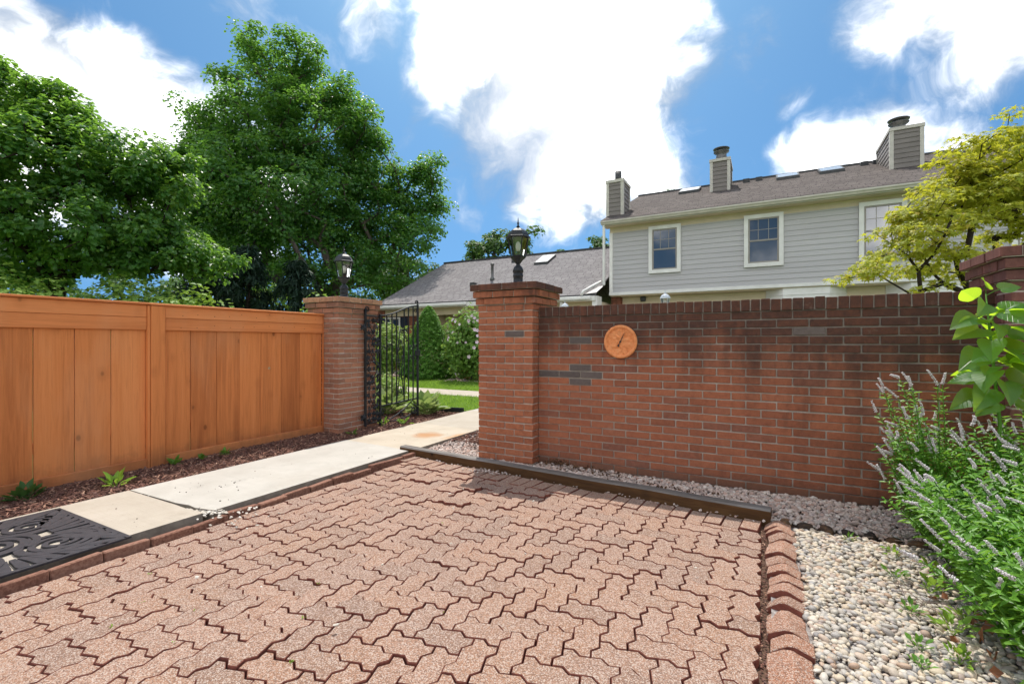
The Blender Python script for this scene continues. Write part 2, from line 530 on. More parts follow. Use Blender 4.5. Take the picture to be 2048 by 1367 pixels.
M_gutter = noisy('gutter_paint', [(.3, (.48, .44, .38)), (.7, (.58, .54, .47))], 4, .5)
M_soffit = noisy('soffit', [(.3, (.56, .46, .33)), (.7, (.62, .52, .38))], 4, .7)
M_dkmetal = noisy('dark_metal', [(.3, (.03, .03, .032)), (.7, (.07, .068, .066))], 12, .5, spec=.4)
M_gal = noisy('flue_metal', [(.3, (.09, .09, .09)), (.7, (.17, .165, .16))], 8, .45, metal=.5)
M_sash = noisy('sash_taupe', [(.3, (.25, .225, .20)), (.7, (.31, .28, .25))], 5, .5)

def glass_mat(name, col, rough=.02):
    m, t, b = new_mat(name)
    b.inputs['Base Color'].default_value = (*col, 1)
    b.inputs['Roughness'].default_value = rough
    b.inputs['Specular IOR Level'].default_value = .9
    b.inputs['Coat Weight'].default_value = 1.0
    b.inputs['Coat Roughness'].default_value = rough
    bump(t, b, t.noise(pos(t), 1.4, 2), .04, .05)
    return m
M_pane = glass_mat('window_glass', (.030, .050, .085))
M_skylight = glass_mat('skylight_glass', (.34, .36, .37), .3)

def lamp_glass():
    m, t, b = new_mat('lantern_glass')
    gl = t.n('ShaderNodeBsdfGlossy', {'Color': (1, 1, 1, 1), 'Roughness': .04})
    tr = t.n('ShaderNodeBsdfTransparent', {'Color': (.90, .92, .92, 1)})
    lw = t.n('ShaderNodeFresnel', {'IOR': 1.5})
    mx = t.n('ShaderNodeMixShader', {0: t.math('ADD', lw.outputs[0], .08), 1: tr.outputs[0], 2: gl.outputs[0]})
    link(t, mx.outputs[0], m.node_tree.nodes['Material Output'].inputs[0])
    return m
M_lglass = lamp_glass()
M_bulb = noisy('bulb_white', [(.3, (.72, .70, .64)), (.7, (.80, .78, .72))], 5, .35)

def shingle_mat(name, a, b_, k):
    m, t, b = new_mat(name)
    P = pos(t)
    s = t.n('ShaderNodeSeparateXYZ', {0: P})
    yk = t.math('MULTIPLY', s.outputs[1], k)
    row = t.math('FLOOR', t.math('DIVIDE', yk, .145))
    sh = t.math('MULTIPLY', t.math('FRACT', t.math('MULTIPLY', t.math('SINE', t.math('MULTIPLY', row, 12.9898)), 43.7)), .31)
    v = t.n('ShaderNodeCombineXYZ', {0: t.math('ADD', s.outputs[0], sh), 1: yk, 2: 0.0}).outputs[0]
    br = t.n('ShaderNodeTexBrick', {'Vector': v, 'Color1': (*a, 1), 'Color2': (*b_, 1), 'Mortar': (*[x * .45 for x in a], 1), 'Scale': 1.0,
             'Mortar Size': .012, 'Mortar Smooth': .2, 'Bias': 0.0, 'Brick Width': .31, 'Row Height': .145})
    br.offset = 0.0
    c = br.outputs[0]
    n = t.noise(P, 1.1, 5, .6)
    c = t.mix(t.maprange(n, .4, .75, 0, .4), c, tuple(x * .72 for x in a))
    gr = t.noise(P, 55, 3, .7)
    c = t.mix(t.maprange(gr, .4, .7, 0, .5), c, t.scalevec(c, (.6, .6, .6)))
    link(t, c, b.inputs['Base Color'])
    b.inputs['Roughness'].default_value = .95
    b.inputs['Specular IOR Level'].default_value = .15
    bump(t, b, t.math('ADD', br.outputs['Fac'], t.math('MULTIPLY', gr, -.6)), .8, .02)
    br_fac = br
    return m
M_shingle = shingle_mat('shingle_grey', (.225, .205, .205), (.30, .28, .275), 1.12)
M_shingle2 = shingle_mat('shingle_brown', (.108, .089, .080), (.165, .138, .124), 1.10)
M_bark = noisy('bark', [(.3, (.05, .040, .034)), (.7, (.15, .12, .10))], 9, .95, 22, .9, .03, stretch=(1, 1, .25))
M_bark_dk = noisy('bark_dark', [(.3, (.016, .011, .009)), (.7, (.05, .034, .026))], 14, .95, 40, .7, .01, stretch=(1, 1, .3))
# ------------------------------------------------------------------ ground
def sheet(name, x0, y0, x1, y1, z, mat, n=(1, 1), amp=0.0, nsc=1.0, kind='structure', parent=None):
    nx, ny = n
    xs = np.linspace(x0, x1, nx + 1); ys = np.linspace(y0, y1, ny + 1)
    V = []
    for y in ys:
        for x in xs:
            h = z + (amp * mnoise.noise((x * nsc, y * nsc, 3.1)) if amp else 0)
            V.append((x, y, h))
    F = [(j * (nx + 1) + i, j * (nx + 1) + i + 1, (j + 1) * (nx + 1) + i + 1, (j + 1) * (nx + 1) + i) for j in range(ny) for i in range(nx)]
    me = mesh_np(name, np.array(V), np.array(F), mat, True)
    o = obj(name, me, parent)
    return tag(o, kind=kind) if kind else o

M_grass_gr = noisy('lawn_ground', [(.3, (.06, .11, .018)), (.6, (.11, .19, .033)), (.8, (.16, .23, .05))], 6, .95, 60, .6, .02)
M_soil = noisy('mulch_soil', [(.3, (.030, .017, .012)), (.7, (.085, .048, .034))], 30, .95, 80, .8, .01)
M_rockbed = noisy('rock_bed', [(.3, (.12, .10, .09)), (.5, (.30, .26, .24)), (.7, (.46, .42, .39))], 45, .9, 60, .9, .02)
ground = sheet('ground', -900, -600, 900, 1500, -0.10, M_grass_gr)
lawn = sheet('lawn', -40, 5.9, 14, 12.1, -0.012, M_grass_gr, (60, 12), .012, .8)
mulch_bed = sheet('mulch_bed', -5.6, -1.5, -4.50, 5.9, -0.02, M_soil, (12, 60), .015, 3.0)
mulch_bed2 = sheet('mulch_bed', -6.6, 4.9, -4.50, 6.75, -0.012, M_soil, (20, 20), .015, 3.0)
def gravel_y0(x): return 4.00 - .0908 * (x + 3.56) + .05 if x < .02 else 3.66
_g = [(x, y, -.022) for x in np.linspace(-3.44, 2.2, 48) for y in (gravel_y0(x), 5.9)]
gravel_base = tag(obj('gravel_bed', mesh_np('gravel_bed', np.array(_g), np.array([(2 * q, 2 * q + 2, 2 * q + 3, 2 * q + 1) for q in range(47)]), M_soil)), kind='structure')
pebble_base = sheet('pebble_bed', 0.03, 0.3, 2.6, 3.70, -0.034, M_rockbed, (30, 40), .012, 2.0)
rock_base = sheet('rock_bed', -20, 11.9, 3, 15.6, -0.02, M_rockbed, (60, 12), .04, 1.5)

# cross sidewalk out on the lawn
sidewalk = obj('sidewalk', None); tag(sidewalk, kind='structure')
x = -16.0
while x < 6:
    MB().box((x, 8.75, -.06), (x + 1.47, 9.72, .018)).build('slab', [M_conc_a], sidewalk, bevel=.006)
    x += 1.5

# ------------------------------------------------------------------ concrete walk with its slabs
walk = obj('concrete_walk', None); tag(walk, kind='structure')
def slab(pts, mat, z=.03, tilt=0):
    b = MB().prism(pts, -.07, z, 0, None, 1)
    return b.build('slab', [mat, M_conc_side], walk)
slab([(-4.50, -1.6), (-3.46, -1.6), (-3.45, 1.865), (-3.52, 1.875), (-3.64, 1.86), (-3.80, 1.868), (-4.50, 1.87)], M_conc_a, .028)
slab([(-4.49, 1.875), (-3.83, 1.885), (-3.70, 1.905), (-3.60, 1.895), (-3.43, 1.93), (-3.43, 4.01), (-4.48, 4.08)], M_conc_b, .031)
slab([(-4.48, 4.095), (-3.43, 4.025), (-3.43, 5.40), (-4.50, 5.46)], M_conc_c, .026)
slab([(-4.50, 5.475), (-3.43, 5.415), (-3.45, 6.95), (-4.55, 6.95)], M_conc_a, .022)
slab([(-4.55, 6.965), (-3.45, 6.965), (-3.5, 8.735), (-4.55, 8.735)], M_conc_b, .018)
sl = slab([(-4.5, 9.735), (-3.5, 9.735), (-3.5, 12.6), (-4.5, 12.6)], M_conc_a, .018)

# ------------------------------------------------------------------ patio pavers
patio = sheet('patio', -3.45, -0.6, 0.02, 4.05, -0.052, M_sand, (20, 24), .012, 1.5)
U = 0.1165
DZ = 0.108
def profile(p0, p1):
    """zig-zag between two lattice points, end point left out"""
    d = ((p1[0] - p0[0]), (p1[1] - p0[1]))
    nrm = (-d[1], d[0])
    out = []
    for tt, o in ((0, 0), (.345, DZ), (.655, -DZ)):
        out.append((p0[0] + d[0] * tt + nrm[0] * o, p0[1] + d[1] * tt + nrm[1] * o))
    return out
def cell_outline(i0, j0, i1, j1):
    pts = []
    for i in range(i0, i1): pts += profile((i, j0), (i + 1, j0))
    for j in range(j0, j1): pts += profile((i1, j), (i1, j + 1))
    back = []
    for i in range(i0, i1): back += profile((i, j1), (i + 1, j1)) if i == i0 else profile((i, j1), (i + 1, j1))
    back.append((i1, j1)); back = back[::-1]
    pts += back[:-1]
    side = []
    for j in range(j0, j1): side += profile((i0, j), (i0, j + 1))
    side.append((i0, j1)); side = side[::-1]
    pts += side[:-1]
    return [(x * U, y * U) for x, y in pts]
def inset(pts, d):
    n = len(pts); out = []
    for k in range(n):
        a = Vector(pts[k - 1]); b = Vector(pts[k]); c = Vector(pts[(k + 1) % n])
        e1 = (b - a); e2 = (c - b)
        if e1.length < 1e-7 or e2.length < 1e-7:
            out.append(tuple(b)); continue
        e1.normalize(); e2.normalize()
        n1 = Vector((-e1.y, e1.x)); n2 = Vector((-e2.y, e2.x))
        m = n1 + n2
        if m.length < .2:
            out.append(tuple(b + n1 * d)); continue
        m.normalize()
        out.append(tuple(b + m * (d / max(.5, m.dot(n1)))))
    return out
def clip(pts, a, b, c):
    """keep a*x+b*y<=c"""
    out = []
    for k in range(len(pts)):
        p = pts[k]; q = pts[(k + 1) % len(pts)]
        dp = a * p[0] + b * p[1] - c; dq = a * q[0] + b * q[1] - c
        if dp <= 0: out.append(p)
        if dp * dq < 0:
            s = dp / (dp - dq)
            out.append((p[0] + (q[0] - p[0]) * s, p[1] + (q[1] - p[1]) * s))
    res = []
    for p in out:
        if not res or (abs(p[0] - res[-1][0]) + abs(p[1] - res[-1][1])) > 1e-5: res.append(p)
    return res
def area(pts):
    return .5 * sum(pts[k][0] * pts[(k + 1) % len(pts)][1] - pts[(k + 1) % len(pts)][0] * pts[k][1] for k in range(len(pts)))
def paver_mesh(pts):
    a = inset(pts, .0025); b = inset(pts, .0050)
    n = len(a); mb = MB()
    vs = [(p[0], p[1], -.06) for p in a] + [(p[0], p[1], -.004) for p in a] + [(p[0], p[1], 0.0) for p in b]
    fs = [tuple(range(2 * n, 3 * n))]; ms = [0]
    for k in range(n):
        j = (k + 1) % n
        fs.append((k, j, n + j, n + k)); ms.append(1)
        fs.append((n + k, n + j, 2 * n + j, 2 * n + k)); ms.append(1)
    mb.v = vs; mb.f = fs; mb.m = ms
    return mb.mesh('paver', [M_paver, M_paver_side])
PZ = -.022
def patio_z(x, y):
    z = PZ + .012 * mnoise.noise((x * 1.1, y * 1.1, 0)) + .006 * mnoise.noise((x * 3.5, y * 3.5, 7))
    return z
# timber back line (front face), runs a little askew to the wall
TB0 = Vector((-3.56, 4.00)); TB1 = Vector((0.02, 3.675))
def timber_y(x): return TB0.y + (TB1.y - TB0.y) * (x - TB0.x) / (TB1.x - TB0.x)
sl_t = (TB1.y - TB0.y) / (TB1.x - TB0.x)
XL, XR = -3.275, -0.012
SOLD = .235
bounds = [(-1, 0, -XL), (1, 0, XR), (-sl_t, 1, timber_y(0) - SOLD)]
shared = {}
hidden_pavers = []
pav_count = 0
for i in range(-34, 4):
    for j in range(-6, 40):
        m = (i - j) % 4
        if m == 0: cells = (i, j, i + 2, j + 1)
        elif m == 3: cells = (i, j, i + 1, j + 2)
        else: continue
        ox, oy = -0.02, 0.03
        pts = [(p[0] + ox, p[1] + oy) for p in cell_outline(*cells)]
        A0 = area(pts)
        cp = pts
        for (a, b, c) in bounds:
            cp = clip(cp, a, b, c)
            if len(cp) < 3: break
        if len(cp) < 3 or area(cp) < .12 * A0: continue
        cx = sum(p[0] for p in cp) / len(cp); cy = sum(p[1] for p in cp) / len(cp)
        # skip what lies well outside the view (behind / below the lens)
        dep = -cx * .473 + cy * .881; lat = cx * .881 + cy * .473
        if dep < 1.50 or abs(lat) > 1.16 * dep + .15:
            hidden_pavers.append(cp); continue
        full = abs(area(cp) - A0) < 1e-6
        if full:
            bx, by = (cells[0] * U + ox, cells[1] * U + oy)
            key = m
            if key not in shared:
                ctr = ((cells[2] - cells[0]) * U / 2, (cells[3] - cells[1]) * U / 2)
                shared[key] = (paver_mesh([(p[0] - bx - ctr[0], p[1] - by - ctr[1]) for p in pts]), ctr)
            me, ctr = shared[key]
            px_, py_ = bx + ctr[0], by + ctr[1]
        else:
            me = paver_mesh([(p[0] - cx, p[1] - cy) for p in cp]); px_, py_ = cx, cy
        e = .0022 if not (px_ < -1.6 and py_ > 2.9) else .006
        o = obj('paver', me, patio, (px_ + R.gauss(0, .0012), py_ + R.gauss(0, .0012), patio_z(px_, py_) + R.gauss(0, e)),
                (R.gauss(0, e * 3.2), R.gauss(0, e * 3.2), R.gauss(0, .008)))
        pav_count += 1
mb = MB()
for cp in hidden_pavers:
    q = inset(cp, .003)
    cx = sum(p[0] for p in q) / len(q); cy = sum(p[1] for p in q) / len(q)
    mb.prism(q, -.07, patio_z(cx, cy) + R.gauss(0, .002), 0, None, 1)
tag(mb.build('pavers', [M_paver, M_paver_side], patio), kind='stuff')
# soldier course of plain blocks in front of the timber
ang = math.atan(sl_t)
s = 0.0
L = (TB1 - TB0).length
k = 0
while s < L - .12:
    wdt = .112
    c = TB0 + (TB1 - TB0) * ((s + wdt / 2) / L) + Vector((math.sin(ang), -math.cos(ang))) * (SOLD / 2 + .004)
    if c.x > -3.30:
        dz = .010 * max(0, 1 - (c.x + 3.4) / 1.2)
        pts = [(-wdt / 2, -.112), (wdt / 2, -.112), (wdt / 2, .112), (-wdt / 2, .112)]
        if k == 0: sold_me = paver_mesh(pts)
        k += 1
        obj('edge_paver', sold_me, patio, (c.x, c.y, patio_z(c.x, c.y) + R.gauss(0, .004) + dz), (R.gauss(-.02, .025), R.gauss(0, .02), ang + R.gauss(0, .015)))
    s += wdt + .003
# edging blocks on edge along the walk
y = -.6
first = None
while y < 3.9:
    ln = .232
    me = box_mesh((.055, ln - .006, .11), M_edger, .006)
    obj('edging_block', me, patio, (-3.318 + R.gauss(0, .006) - (.03 if y > 2.2 else 0), y + ln / 2, -.045 + R.gauss(0, .006) + .012), (R.gauss(0, .02), R.gauss(-.10, .05), R.gauss(0, .02)))
    y += ln
# leaning blocks on the pebble side
y = 3.62; k = 0
w_ = .108
gab = [(-.075, -.075), (-.075, -.018), (-.014, .016), (.014, .019), (.082, -.008), (.082, -.075)]
n = len(gab)
sb = MB().add([(x, -w_ / 2, z) for x, z in gab] + [(x, w_ / 2, z) for x, z in gab], [tuple(range(n)), tuple(range(2 * n - 1, n - 1, -1))] + [(q, q + n, (q + 1) % n + n, (q + 1) % n) for q in range(n)])
sb.m[0] = sb.m[1] = 1
sb = sb.mesh('border_block', [M_soldier, M_paver_side], bevel=.003)
while y > .7:
    tip = (.06 + R.gauss(0, .05)) if y > 2.6 else (.09 + R.gauss(0, .06))
    o = obj('border_block', sb, patio, (.085 + R.gauss(0, .007), y, -.010 + R.gauss(0, .006)))
    o.rotation_euler = (-tip, R.gauss(0, .09), R.gauss(-.03, .07))
    y -= .1165; k += 1
# debris in the joint beside them is part of the gravel scatter further down

# ------------------------------------------------------------------ brickwork
def brick_row(parent, axis, a0, a1, fixed, depth, zc, h, L, offs, mats, out=1, jitter=.0013, joint=.011, keep=None, overrides=None, row=0):
    """bricks along axis ('x' or 'y') from a0 to a1, outer face at `fixed`, facing out"""
    p = a0 - offs
    res = []
    idx = 0
    while p < a1 - .012:
        s0 = max(p, a0); s1 = min(p + L, a1)
        if a1 - s1 < .03: s1 = a1
        if s1 - s0 > .03:
            ln = s1 - s0 - joint
            c = (s0 + s1) / 2
            dims = (ln, depth, h - joint) if axis == 'x' else (depth, ln, h - joint)
            dims = tuple(round(d / .002) * .002 for d in dims)
            m = mats
            if overrides and (row, idx) in overrides: m = overrides[(row, idx)]
            j = R.gauss(0, jitter)
            ctr = (c, fixed + (depth / 2) * (1 if out < 0 else -1) + j, zc) if axis == 'x' else (fixed + (depth / 2) * (1 if out < 0 else -1) + j, c, zc)
            res.append((dims, m, (ctr[0], ctr[1], ctr[2] + R.gauss(0, .0012)), (R.gauss(0, .006), R.gauss(0, .005), R.gauss(0, .0035))))
        p += L; idx += 1
        if s1 >= a1: break
    return res

def lay(parent, specs, name='brick', cam=Vector((0, 0, 1.22)), limit=295):
    if len(specs) > limit:
        specs = sorted(specs, key=lambda s: (Vector(s[2]) - cam).length)
    rest = specs[limit:]
    for dims, m, ctr, rot in specs[:limit]:
        obj(name, box_mesh(dims, m, .003), parent, ctr, rot)
    if rest:
        mb = MB(); mats = []
        for dims, m, ctr, rot in rest:
            if m not in mats: mats.append(m)
            Mx = Matrix.Translation(ctr) @ Euler(rot).to_matrix().to_4x4()
            x, y, z = (d / 2 for d in dims)
            mb.box((-x, -y, -z), (x, y, z), mats.index(m), Mx)
        tag(mb.build(name + 's', mats, parent), kind='stuff')

# the long wall
WY = 4.335
wall = thing('brick_wall', 'long dark red brick garden wall with upright coping bricks', 'wall', (-0.3, WY, 0))
wall_loc = Vector(wall.location)
def local(specs, loc):
    return [(d, m, (c[0] - loc[0], c[1] - loc[1], c[2] - loc[2]), r) for d, m, c, r in specs]
CH = .0668
specs = []
for row in range(23):
    z = (row - .5) * CH
    offs = (.0 if row % 2 == 0 else .111)
    ov = {}
    specs += brick_row(wall, 'x', -2.02, 1.37, WY, .10, z, CH, .222, offs, M_brick_wall, -1, row=row)
# replaced grey bricks
grey = [(-1.63, 1.225), (-1.63, .945), (-1.74, .88), (-1.52, .88), (-1.97, .88), (-1.63, .815)]
sp2 = []
for d, m, c, r in specs:
    if any(abs(c[0] - gx) < .10 and abs(c[2] - gz) < .034 for gx, gz in grey): m = M_brick_grey
    elif R.random() < .006: m = M_brick_grey
    if c[2] > .0 - .05: sp2.append((d, m, c, r))
specs = sp2
nmain = len(specs)
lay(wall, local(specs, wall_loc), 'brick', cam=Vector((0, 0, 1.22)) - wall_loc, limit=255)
cop = []
x = -2.012
while x < 1.36:
    wd = .0735 + R.gauss(0, .0015)
    cop.append(((round(wd / .003) * .003 - .009, .215, .094), M_brick_wall, (x + wd / 2, WY + .095 + R.gauss(0, .002), 22 * CH + .052 + R.gauss(0, .0018)), (R.gauss(0, .008), R.gauss(0, .012), R.gauss(0, .008))))
    x += wd
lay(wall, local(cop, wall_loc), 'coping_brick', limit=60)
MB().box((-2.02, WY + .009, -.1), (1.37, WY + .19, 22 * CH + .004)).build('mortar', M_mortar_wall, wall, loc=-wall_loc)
MB().box((-2.015, WY - .003, 22 * CH + .006), (1.365, WY + .186, 22 * CH + .094)).build('coping_mortar', M_mortar_cope, wall, loc=-wall_loc)

def pier(label, x0, x1, y0, y1, mat, capmat, topmat, mortar=None, grey_at=None):
    mortar = mortar or M_mortar
    p = thing('brick_pillar', label, 'pillar', ((x0 + x1) / 2, (y0 + y1) / 2, 0), group=None)
    pl = Vector(p.location)
    sp = []
    def course(a0, a1, b0, b1, z, h, alt, m, L=.213):
        D = .10
        if alt:
            sp.extend(brick_row(p, 'x', a0, a1, b0, D, z, h, (a1 - a0) / 3, 0, m, -1))
            sp.extend(brick_row(p, 'x', a0, a1, b1, D, z, h, (a1 - a0) / 3, 0, m, 1))
            n = max(2, round((b1 - b0 - 2 * D) / .2))
            sp.extend(brick_row(p, 'y', b0 + D, b1 - D, a1, D, z, h, (b1 - b0 - 2 * D) / n, 0, m, 1))
            sp.extend(brick_row(p, 'y', b0 + D, b1 - D, a0, D, z, h, (b1 - b0 - 2 * D) / n, 0, m, -1))
        else:
            n = max(2, round((b1 - b0) / .222))
            sp.extend(brick_row(p, 'y', b0, b1, a1, D, z, h, (b1 - b0) / n, 0, m, 1))
            sp.extend(brick_row(p, 'y', b0, b1, a0, D, z, h, (b1 - b0) / n, 0, m, -1))
            sp.extend(brick_row(p, 'x', a0 + D, a1 - D, b0, D, z, h, (a1 - a0 - 2 * D) / 2, 0, m, -1))
            sp.extend(brick_row(p, 'x', a0 + D, a1 - D, b1, D, z, h, (a1 - a0 - 2 * D) / 2, 0, m, 1))
    n_c = 24
    for r in range(n_c):
        course(x0, x1, y0, y1, (r + .5) * CH, CH, r % 2 == 0, mat)
    z = n_c * CH
    hh = .0725
    for k in range(3):
        o = .022 * (k + 1)
        course(x0 - o, x1 + o, y0 - o, y1 + o, z + hh * (k + .5), hh, k % 2 == 1, (topmat if k == 2 else capmat))
    if grey_at:
        sp = [(d, (M_brick_grey if abs(c[0] - grey_at[0]) < .11 and abs(c[2] - grey_at[1]) < .034 and c[1] < y0 + .2 else m), c, r) for d, m, c, r in sp]
    lay(p, local(sp, pl), 'brick', cam=Vector((0, 0, 1.22)) - pl, limit=298)
    mb = MB().box((x0 + .0095, y0 + .0095, -.1), (x1 - .0095, y1 - .0095, z + .002))
    mb.build('mortar', mortar, p, loc=-pl)
    for k in range(3):
        o = .022 * (k + 1) - .0105
        MB().box((x0 - o, y0 - o, z + hh * k + .003), (x1 + o, y1 + o, z + hh * (k + 1) - .008 + (.004 if k == 2 else 0))).build('cap_mortar', mortar, p, loc=-pl)
    return p, z + 3 * hh
pil_mid, CAPZ = pier('orange red brick pillar with a dark cap, between gate opening and long wall', -2.66, -2.02, 4.20, 4.76, M_brick_pier, M_brick_pier, M_brick_wall, grey_at=(-2.34, 1.30))
pil_gate, _ = pier('pale orange brick pillar carrying the iron gate, at the end of the fence', -5.50, -4.94, 4.37, 5.05, M_brick_gate, M_brick_gate, M_brick_tan, mortar=M_mortar_lt)
pil_right, _ = pier('purplish brick pillar behind the big leaved sapling, at the right edge', 1.37, 2.01, 4.10, 4.68, M_brick_purple, M_brick_purple, M_brick_purple)

# ------------------------------------------------------------------ wooden fence
fence = thing('wood_fence', 'orange stained vertical board fence along the mulch bed', 'fence', (-5.25, 2.4, 0))
fl = Vector(fence.location)
FX = -5.23
def fbox(name, a, b, mat, bev=.004, rot=(0, 0, 0)):
    ctr = Vector([(p + q) / 2 for p, q in zip(a, b)])
    d = [abs(q - p) / 2 for p, q in zip(a, b)]
    mb = MB().box((-d[0], -d[1], -d[2]), (d[0], d[1], d[2]))
    return obj(name, mb.mesh(name, mat, bevel=bev), fence, ctr - fl, rot)
left_edges = [-.55, -.29, -.03, .235, .49, .75, 1.01, 1.27, 1.528, 1.79, 2.046, 2.318]
gaps = {1.528: .0034, 1.79: .002, 2.046: .0034, 2.722: .0034}
right_edges = [2.482, 2.722, 2.986, 3.24, 3.5, 3.762, 4.024, 4.277, 4.362]
for edges in (left_edges, right_edges):
    for a, b in zip(edges, edges[1:]):
        ga = gaps.get(a, .0012); gb = gaps.get(b, .0012)
        fbox('board', (FX - .045 + R.gauss(0, .0015), a + ga, .06), (FX - .026 + R.gauss(0, .0015), b - gb, 1.57), M_fence, .0025, (R.gauss(0, .001), 0, R.gauss(0, .004)))
for (a, b) in ((-.6, 2.318), (2.472, 4.362)):
    fbox('rail', (FX - .026 + .001, a, 1.335), (FX, b, 1.455), M_fence_h)
    fbox('rail', (FX - .026 + .001, a, 1.4575), (FX - .001, b, 1.575), M_fence_h)
    fbox('rail', (FX - .026 + .001, a, .012), (FX + .004, b, .098), M_fence_h)
    fbox('rail', (FX - .085, a, .30), (FX - .047, b, .39), M_fence_h)
    fbox('rail', (FX - .085, a, 1.32), (FX - .047, b, 1.41), M_fence_h)
fbox('post', (FX - .10, 2.346, -.15), (FX + .024, 2.468, 1.572), M_fence, .005)
fbox('trim_strip', (FX - .06, 2.320, .0), (FX + .012, 2.343, 1.570), M_fence, .003)
fbox('post', (FX - .075, 4.345, -.1), (FX - .047, 4.366, 1.57), M_fence, .003)
fbox('trim_strip', (FX - .02, 4.3635, .0), (FX + .016, 4.3665, 1.578), M_fence, 0)
fbox('cap_board', (FX - .105, -.6, 1.5765), (FX + .032, 2.33, 1.597), M_fence_h, .004)
fbox('cap_board', (FX - .105, 2.333, 1.5765), (FX + .032, 4.362, 1.597), M_fence_h, .004)
M_nail = noisy('nail_rust', [(.3, (.03, .015, .008)), (.7, (.07, .03, .015))], 30, .8)
for yy in np.arange(2.60, 4.3, .165):
    for zz in (1.51, 1.40):
        if R.random() < .85:
            MB().box((FX - .002, -.003, -.003), (FX + .0015, .003, .003)).build('nail', M_nail, fence, loc=Vector((0, yy + R.gauss(0, .02), zz + R.gauss(0, .018))) - fl)
# knot hole
MB().lathe([(.006, 0), (.016, .001), (.017, .002)], 10).build('knot', noisy('knot', [(.3, (.25, .15, .07)), (.7, (.5, .36, .2))], 60, .8), fence, loc=Vector((FX - .0245, 3.60, .905)) - fl, rot=(0, rad(90), 0))

# ------------------------------------------------------------------ timber edging
tim = thing('landscape_timber', 'weathered brown timber lying between the patio and the gravel', 'timber', (TB0.x, TB0.y, 0), ang)
Lt = L + .02
n = 26
mb = MB()
for i in range(n + 1):
    xx = Lt * i / n
    a = .004 * mnoise.noise((xx * 3, 0, 0)); b = .005 * mnoise.noise((xx * 3, 5, 0)); top = .066 + .006 * mnoise.noise((xx * 2, 9, 0))
    mb.v += [(xx, a, -.06), (xx, a + .002, top - .012), (xx, a + .014, top), (xx, .085 + b, top), (xx, .096 + b, top - .012), (xx, .096 + b, -.06)]
for i in range(n):
    o = i * 6
    for k in range(5):
        mb.f.append((o + k, o + 6 + k, o + 7 + k, o + k + 1)); mb.m.append(1 if k in (1, 2, 3) else 0)
mb.f += [(0, 1, 2, 3, 4, 5), tuple(n * 6 + q for q in (5, 4, 3, 2, 1, 0))]; mb.m += [0, 0]
mb.build('beam', [M_timber, M_timber_top], tim)
# ------------------------------------------------------------------ lanterns on the pillars
def hexpts(r, a0=0.0): return [(r * math.cos(a0 + k * math.pi / 3), r * math.sin(a0 + k * math.pi / 3)) for k in range(6)]
def lantern(label, loc, rz, metal, scale=1.0, post_h=.30, finial=True, group=None):
    t = thing('post_lantern', label, 'lantern', loc, rz, group)
    s = scale
    P = post_h
    MB().lathe([(.052 * s, 0), (.052 * s, .03 * s), (.046 * s, .032 * s), (.046 * s, P * .42), (.050 * s, P * .43), (.050 * s, P * .50), (.046 * s, P * .51), (.046 * s, P * .62),
                (.052 * s, P * .63), (.052 * s, P * .72), (.040 * s, P * .86), (.018 * s, P * .97), (.018 * s, P)], 14).build('post', metal, t, True)
    z0 = P
    MB().lathe([(.020 * s, z0), (.030 * s, z0 + .015 * s), (.045 * s, z0 + .035 * s), (.072 * s, z0 + .058 * s), (.080 * s, z0 + .070 * s), (.070 * s, z0 + .078 * s)], 6).build('base_cup', metal, t)
    zb = z0 + .078 * s; zt = z0 + .245 * s
    rb, rt = .066 * s, .098 * s
    for k in range(6):
        a = k * math.pi / 3
        MB().tube([(rb * math.cos(a), rb * math.sin(a), zb - .002), (rt * math.cos(a), rt * math.sin(a), zt)], .0055 * s, 5).build('mullion', metal, t)
        b = (k + 1) * math.pi / 3
        q = .975
        vs = [(q * rb * math.cos(a), q * rb * math.sin(a), zb), (q * rb * math.cos(b), q * rb * math.sin(b), zb), (q * rt * math.cos(b), q * rt * math.sin(b), zt - .002), (q * rt * math.cos(a), q * rt * math.sin(a), zt - .002)]
        MB().add(vs, [(0, 1, 2, 3)]).build('glass_pane', M_lglass, t)
    roof = MB().lathe([(.098 * s, zt), (.120 * s, zt + .004 * s), (.120 * s, zt + .014 * s), (.106 * s, zt + .020 * s), (.100 * s, zt + .040 * s), (.084 * s, zt + .066 * s), (.058 * s, zt + .088 * s), (.028 * s, zt + .100 * s), (.012 * s, zt + .106 * s)], 6).build('roof', metal, t)
    MB().lathe([(.012 * s, zt + .104 * s), (.020 * s, zt + .112 * s), (.010 * s, zt + .122 * s), (.006 * s, zt + .140 * s), (.014 * s, zt + .148 * s), (.006 * s, zt + .156 * s), (.004 * s, zt + .185 * s), (.001, zt + .205 * s)], 8).build('finial', metal, roof)
    MB().lathe([(.016 * s, zb), (.016 * s, zb + .045 * s)], 8).build('socket', M_black if metal is not M_white_metal else metal, t)
    MB().lathe([(.014 * s, zb + .044 * s), (.024 * s, zb + .07 * s), (.026 * s, zb + .10 * s), (.016 * s, zb + .13 * s), (.003, zb + .14 * s)], 10).build('bulb', M_bulb, t, True)
    return t
M_white_metal = noisy('white_lamp_metal', [(.3, (.46, .50, .56)), (.7, (.60, .63, .68))], 20, .4)
lantern('black lantern on the brick pillar beside the long wall', (-2.33, 4.48, CAPZ), .35, M_black, 1.12, .235)
lantern('black lantern on the pillar that carries the gate', (-5.215, 4.71, CAPZ), .1, M_black, 1.22, .215)
lantern('small white post lantern peeking over the coping bricks of the long wall', (-2.04, 11.39, 0), .2, M_white_metal, 1.05, 1.98)
lantern('small white post lantern half hidden behind the pillar cap', (-5.22, 13.05, 0), .2, M_white_metal, 1.0, 2.02)

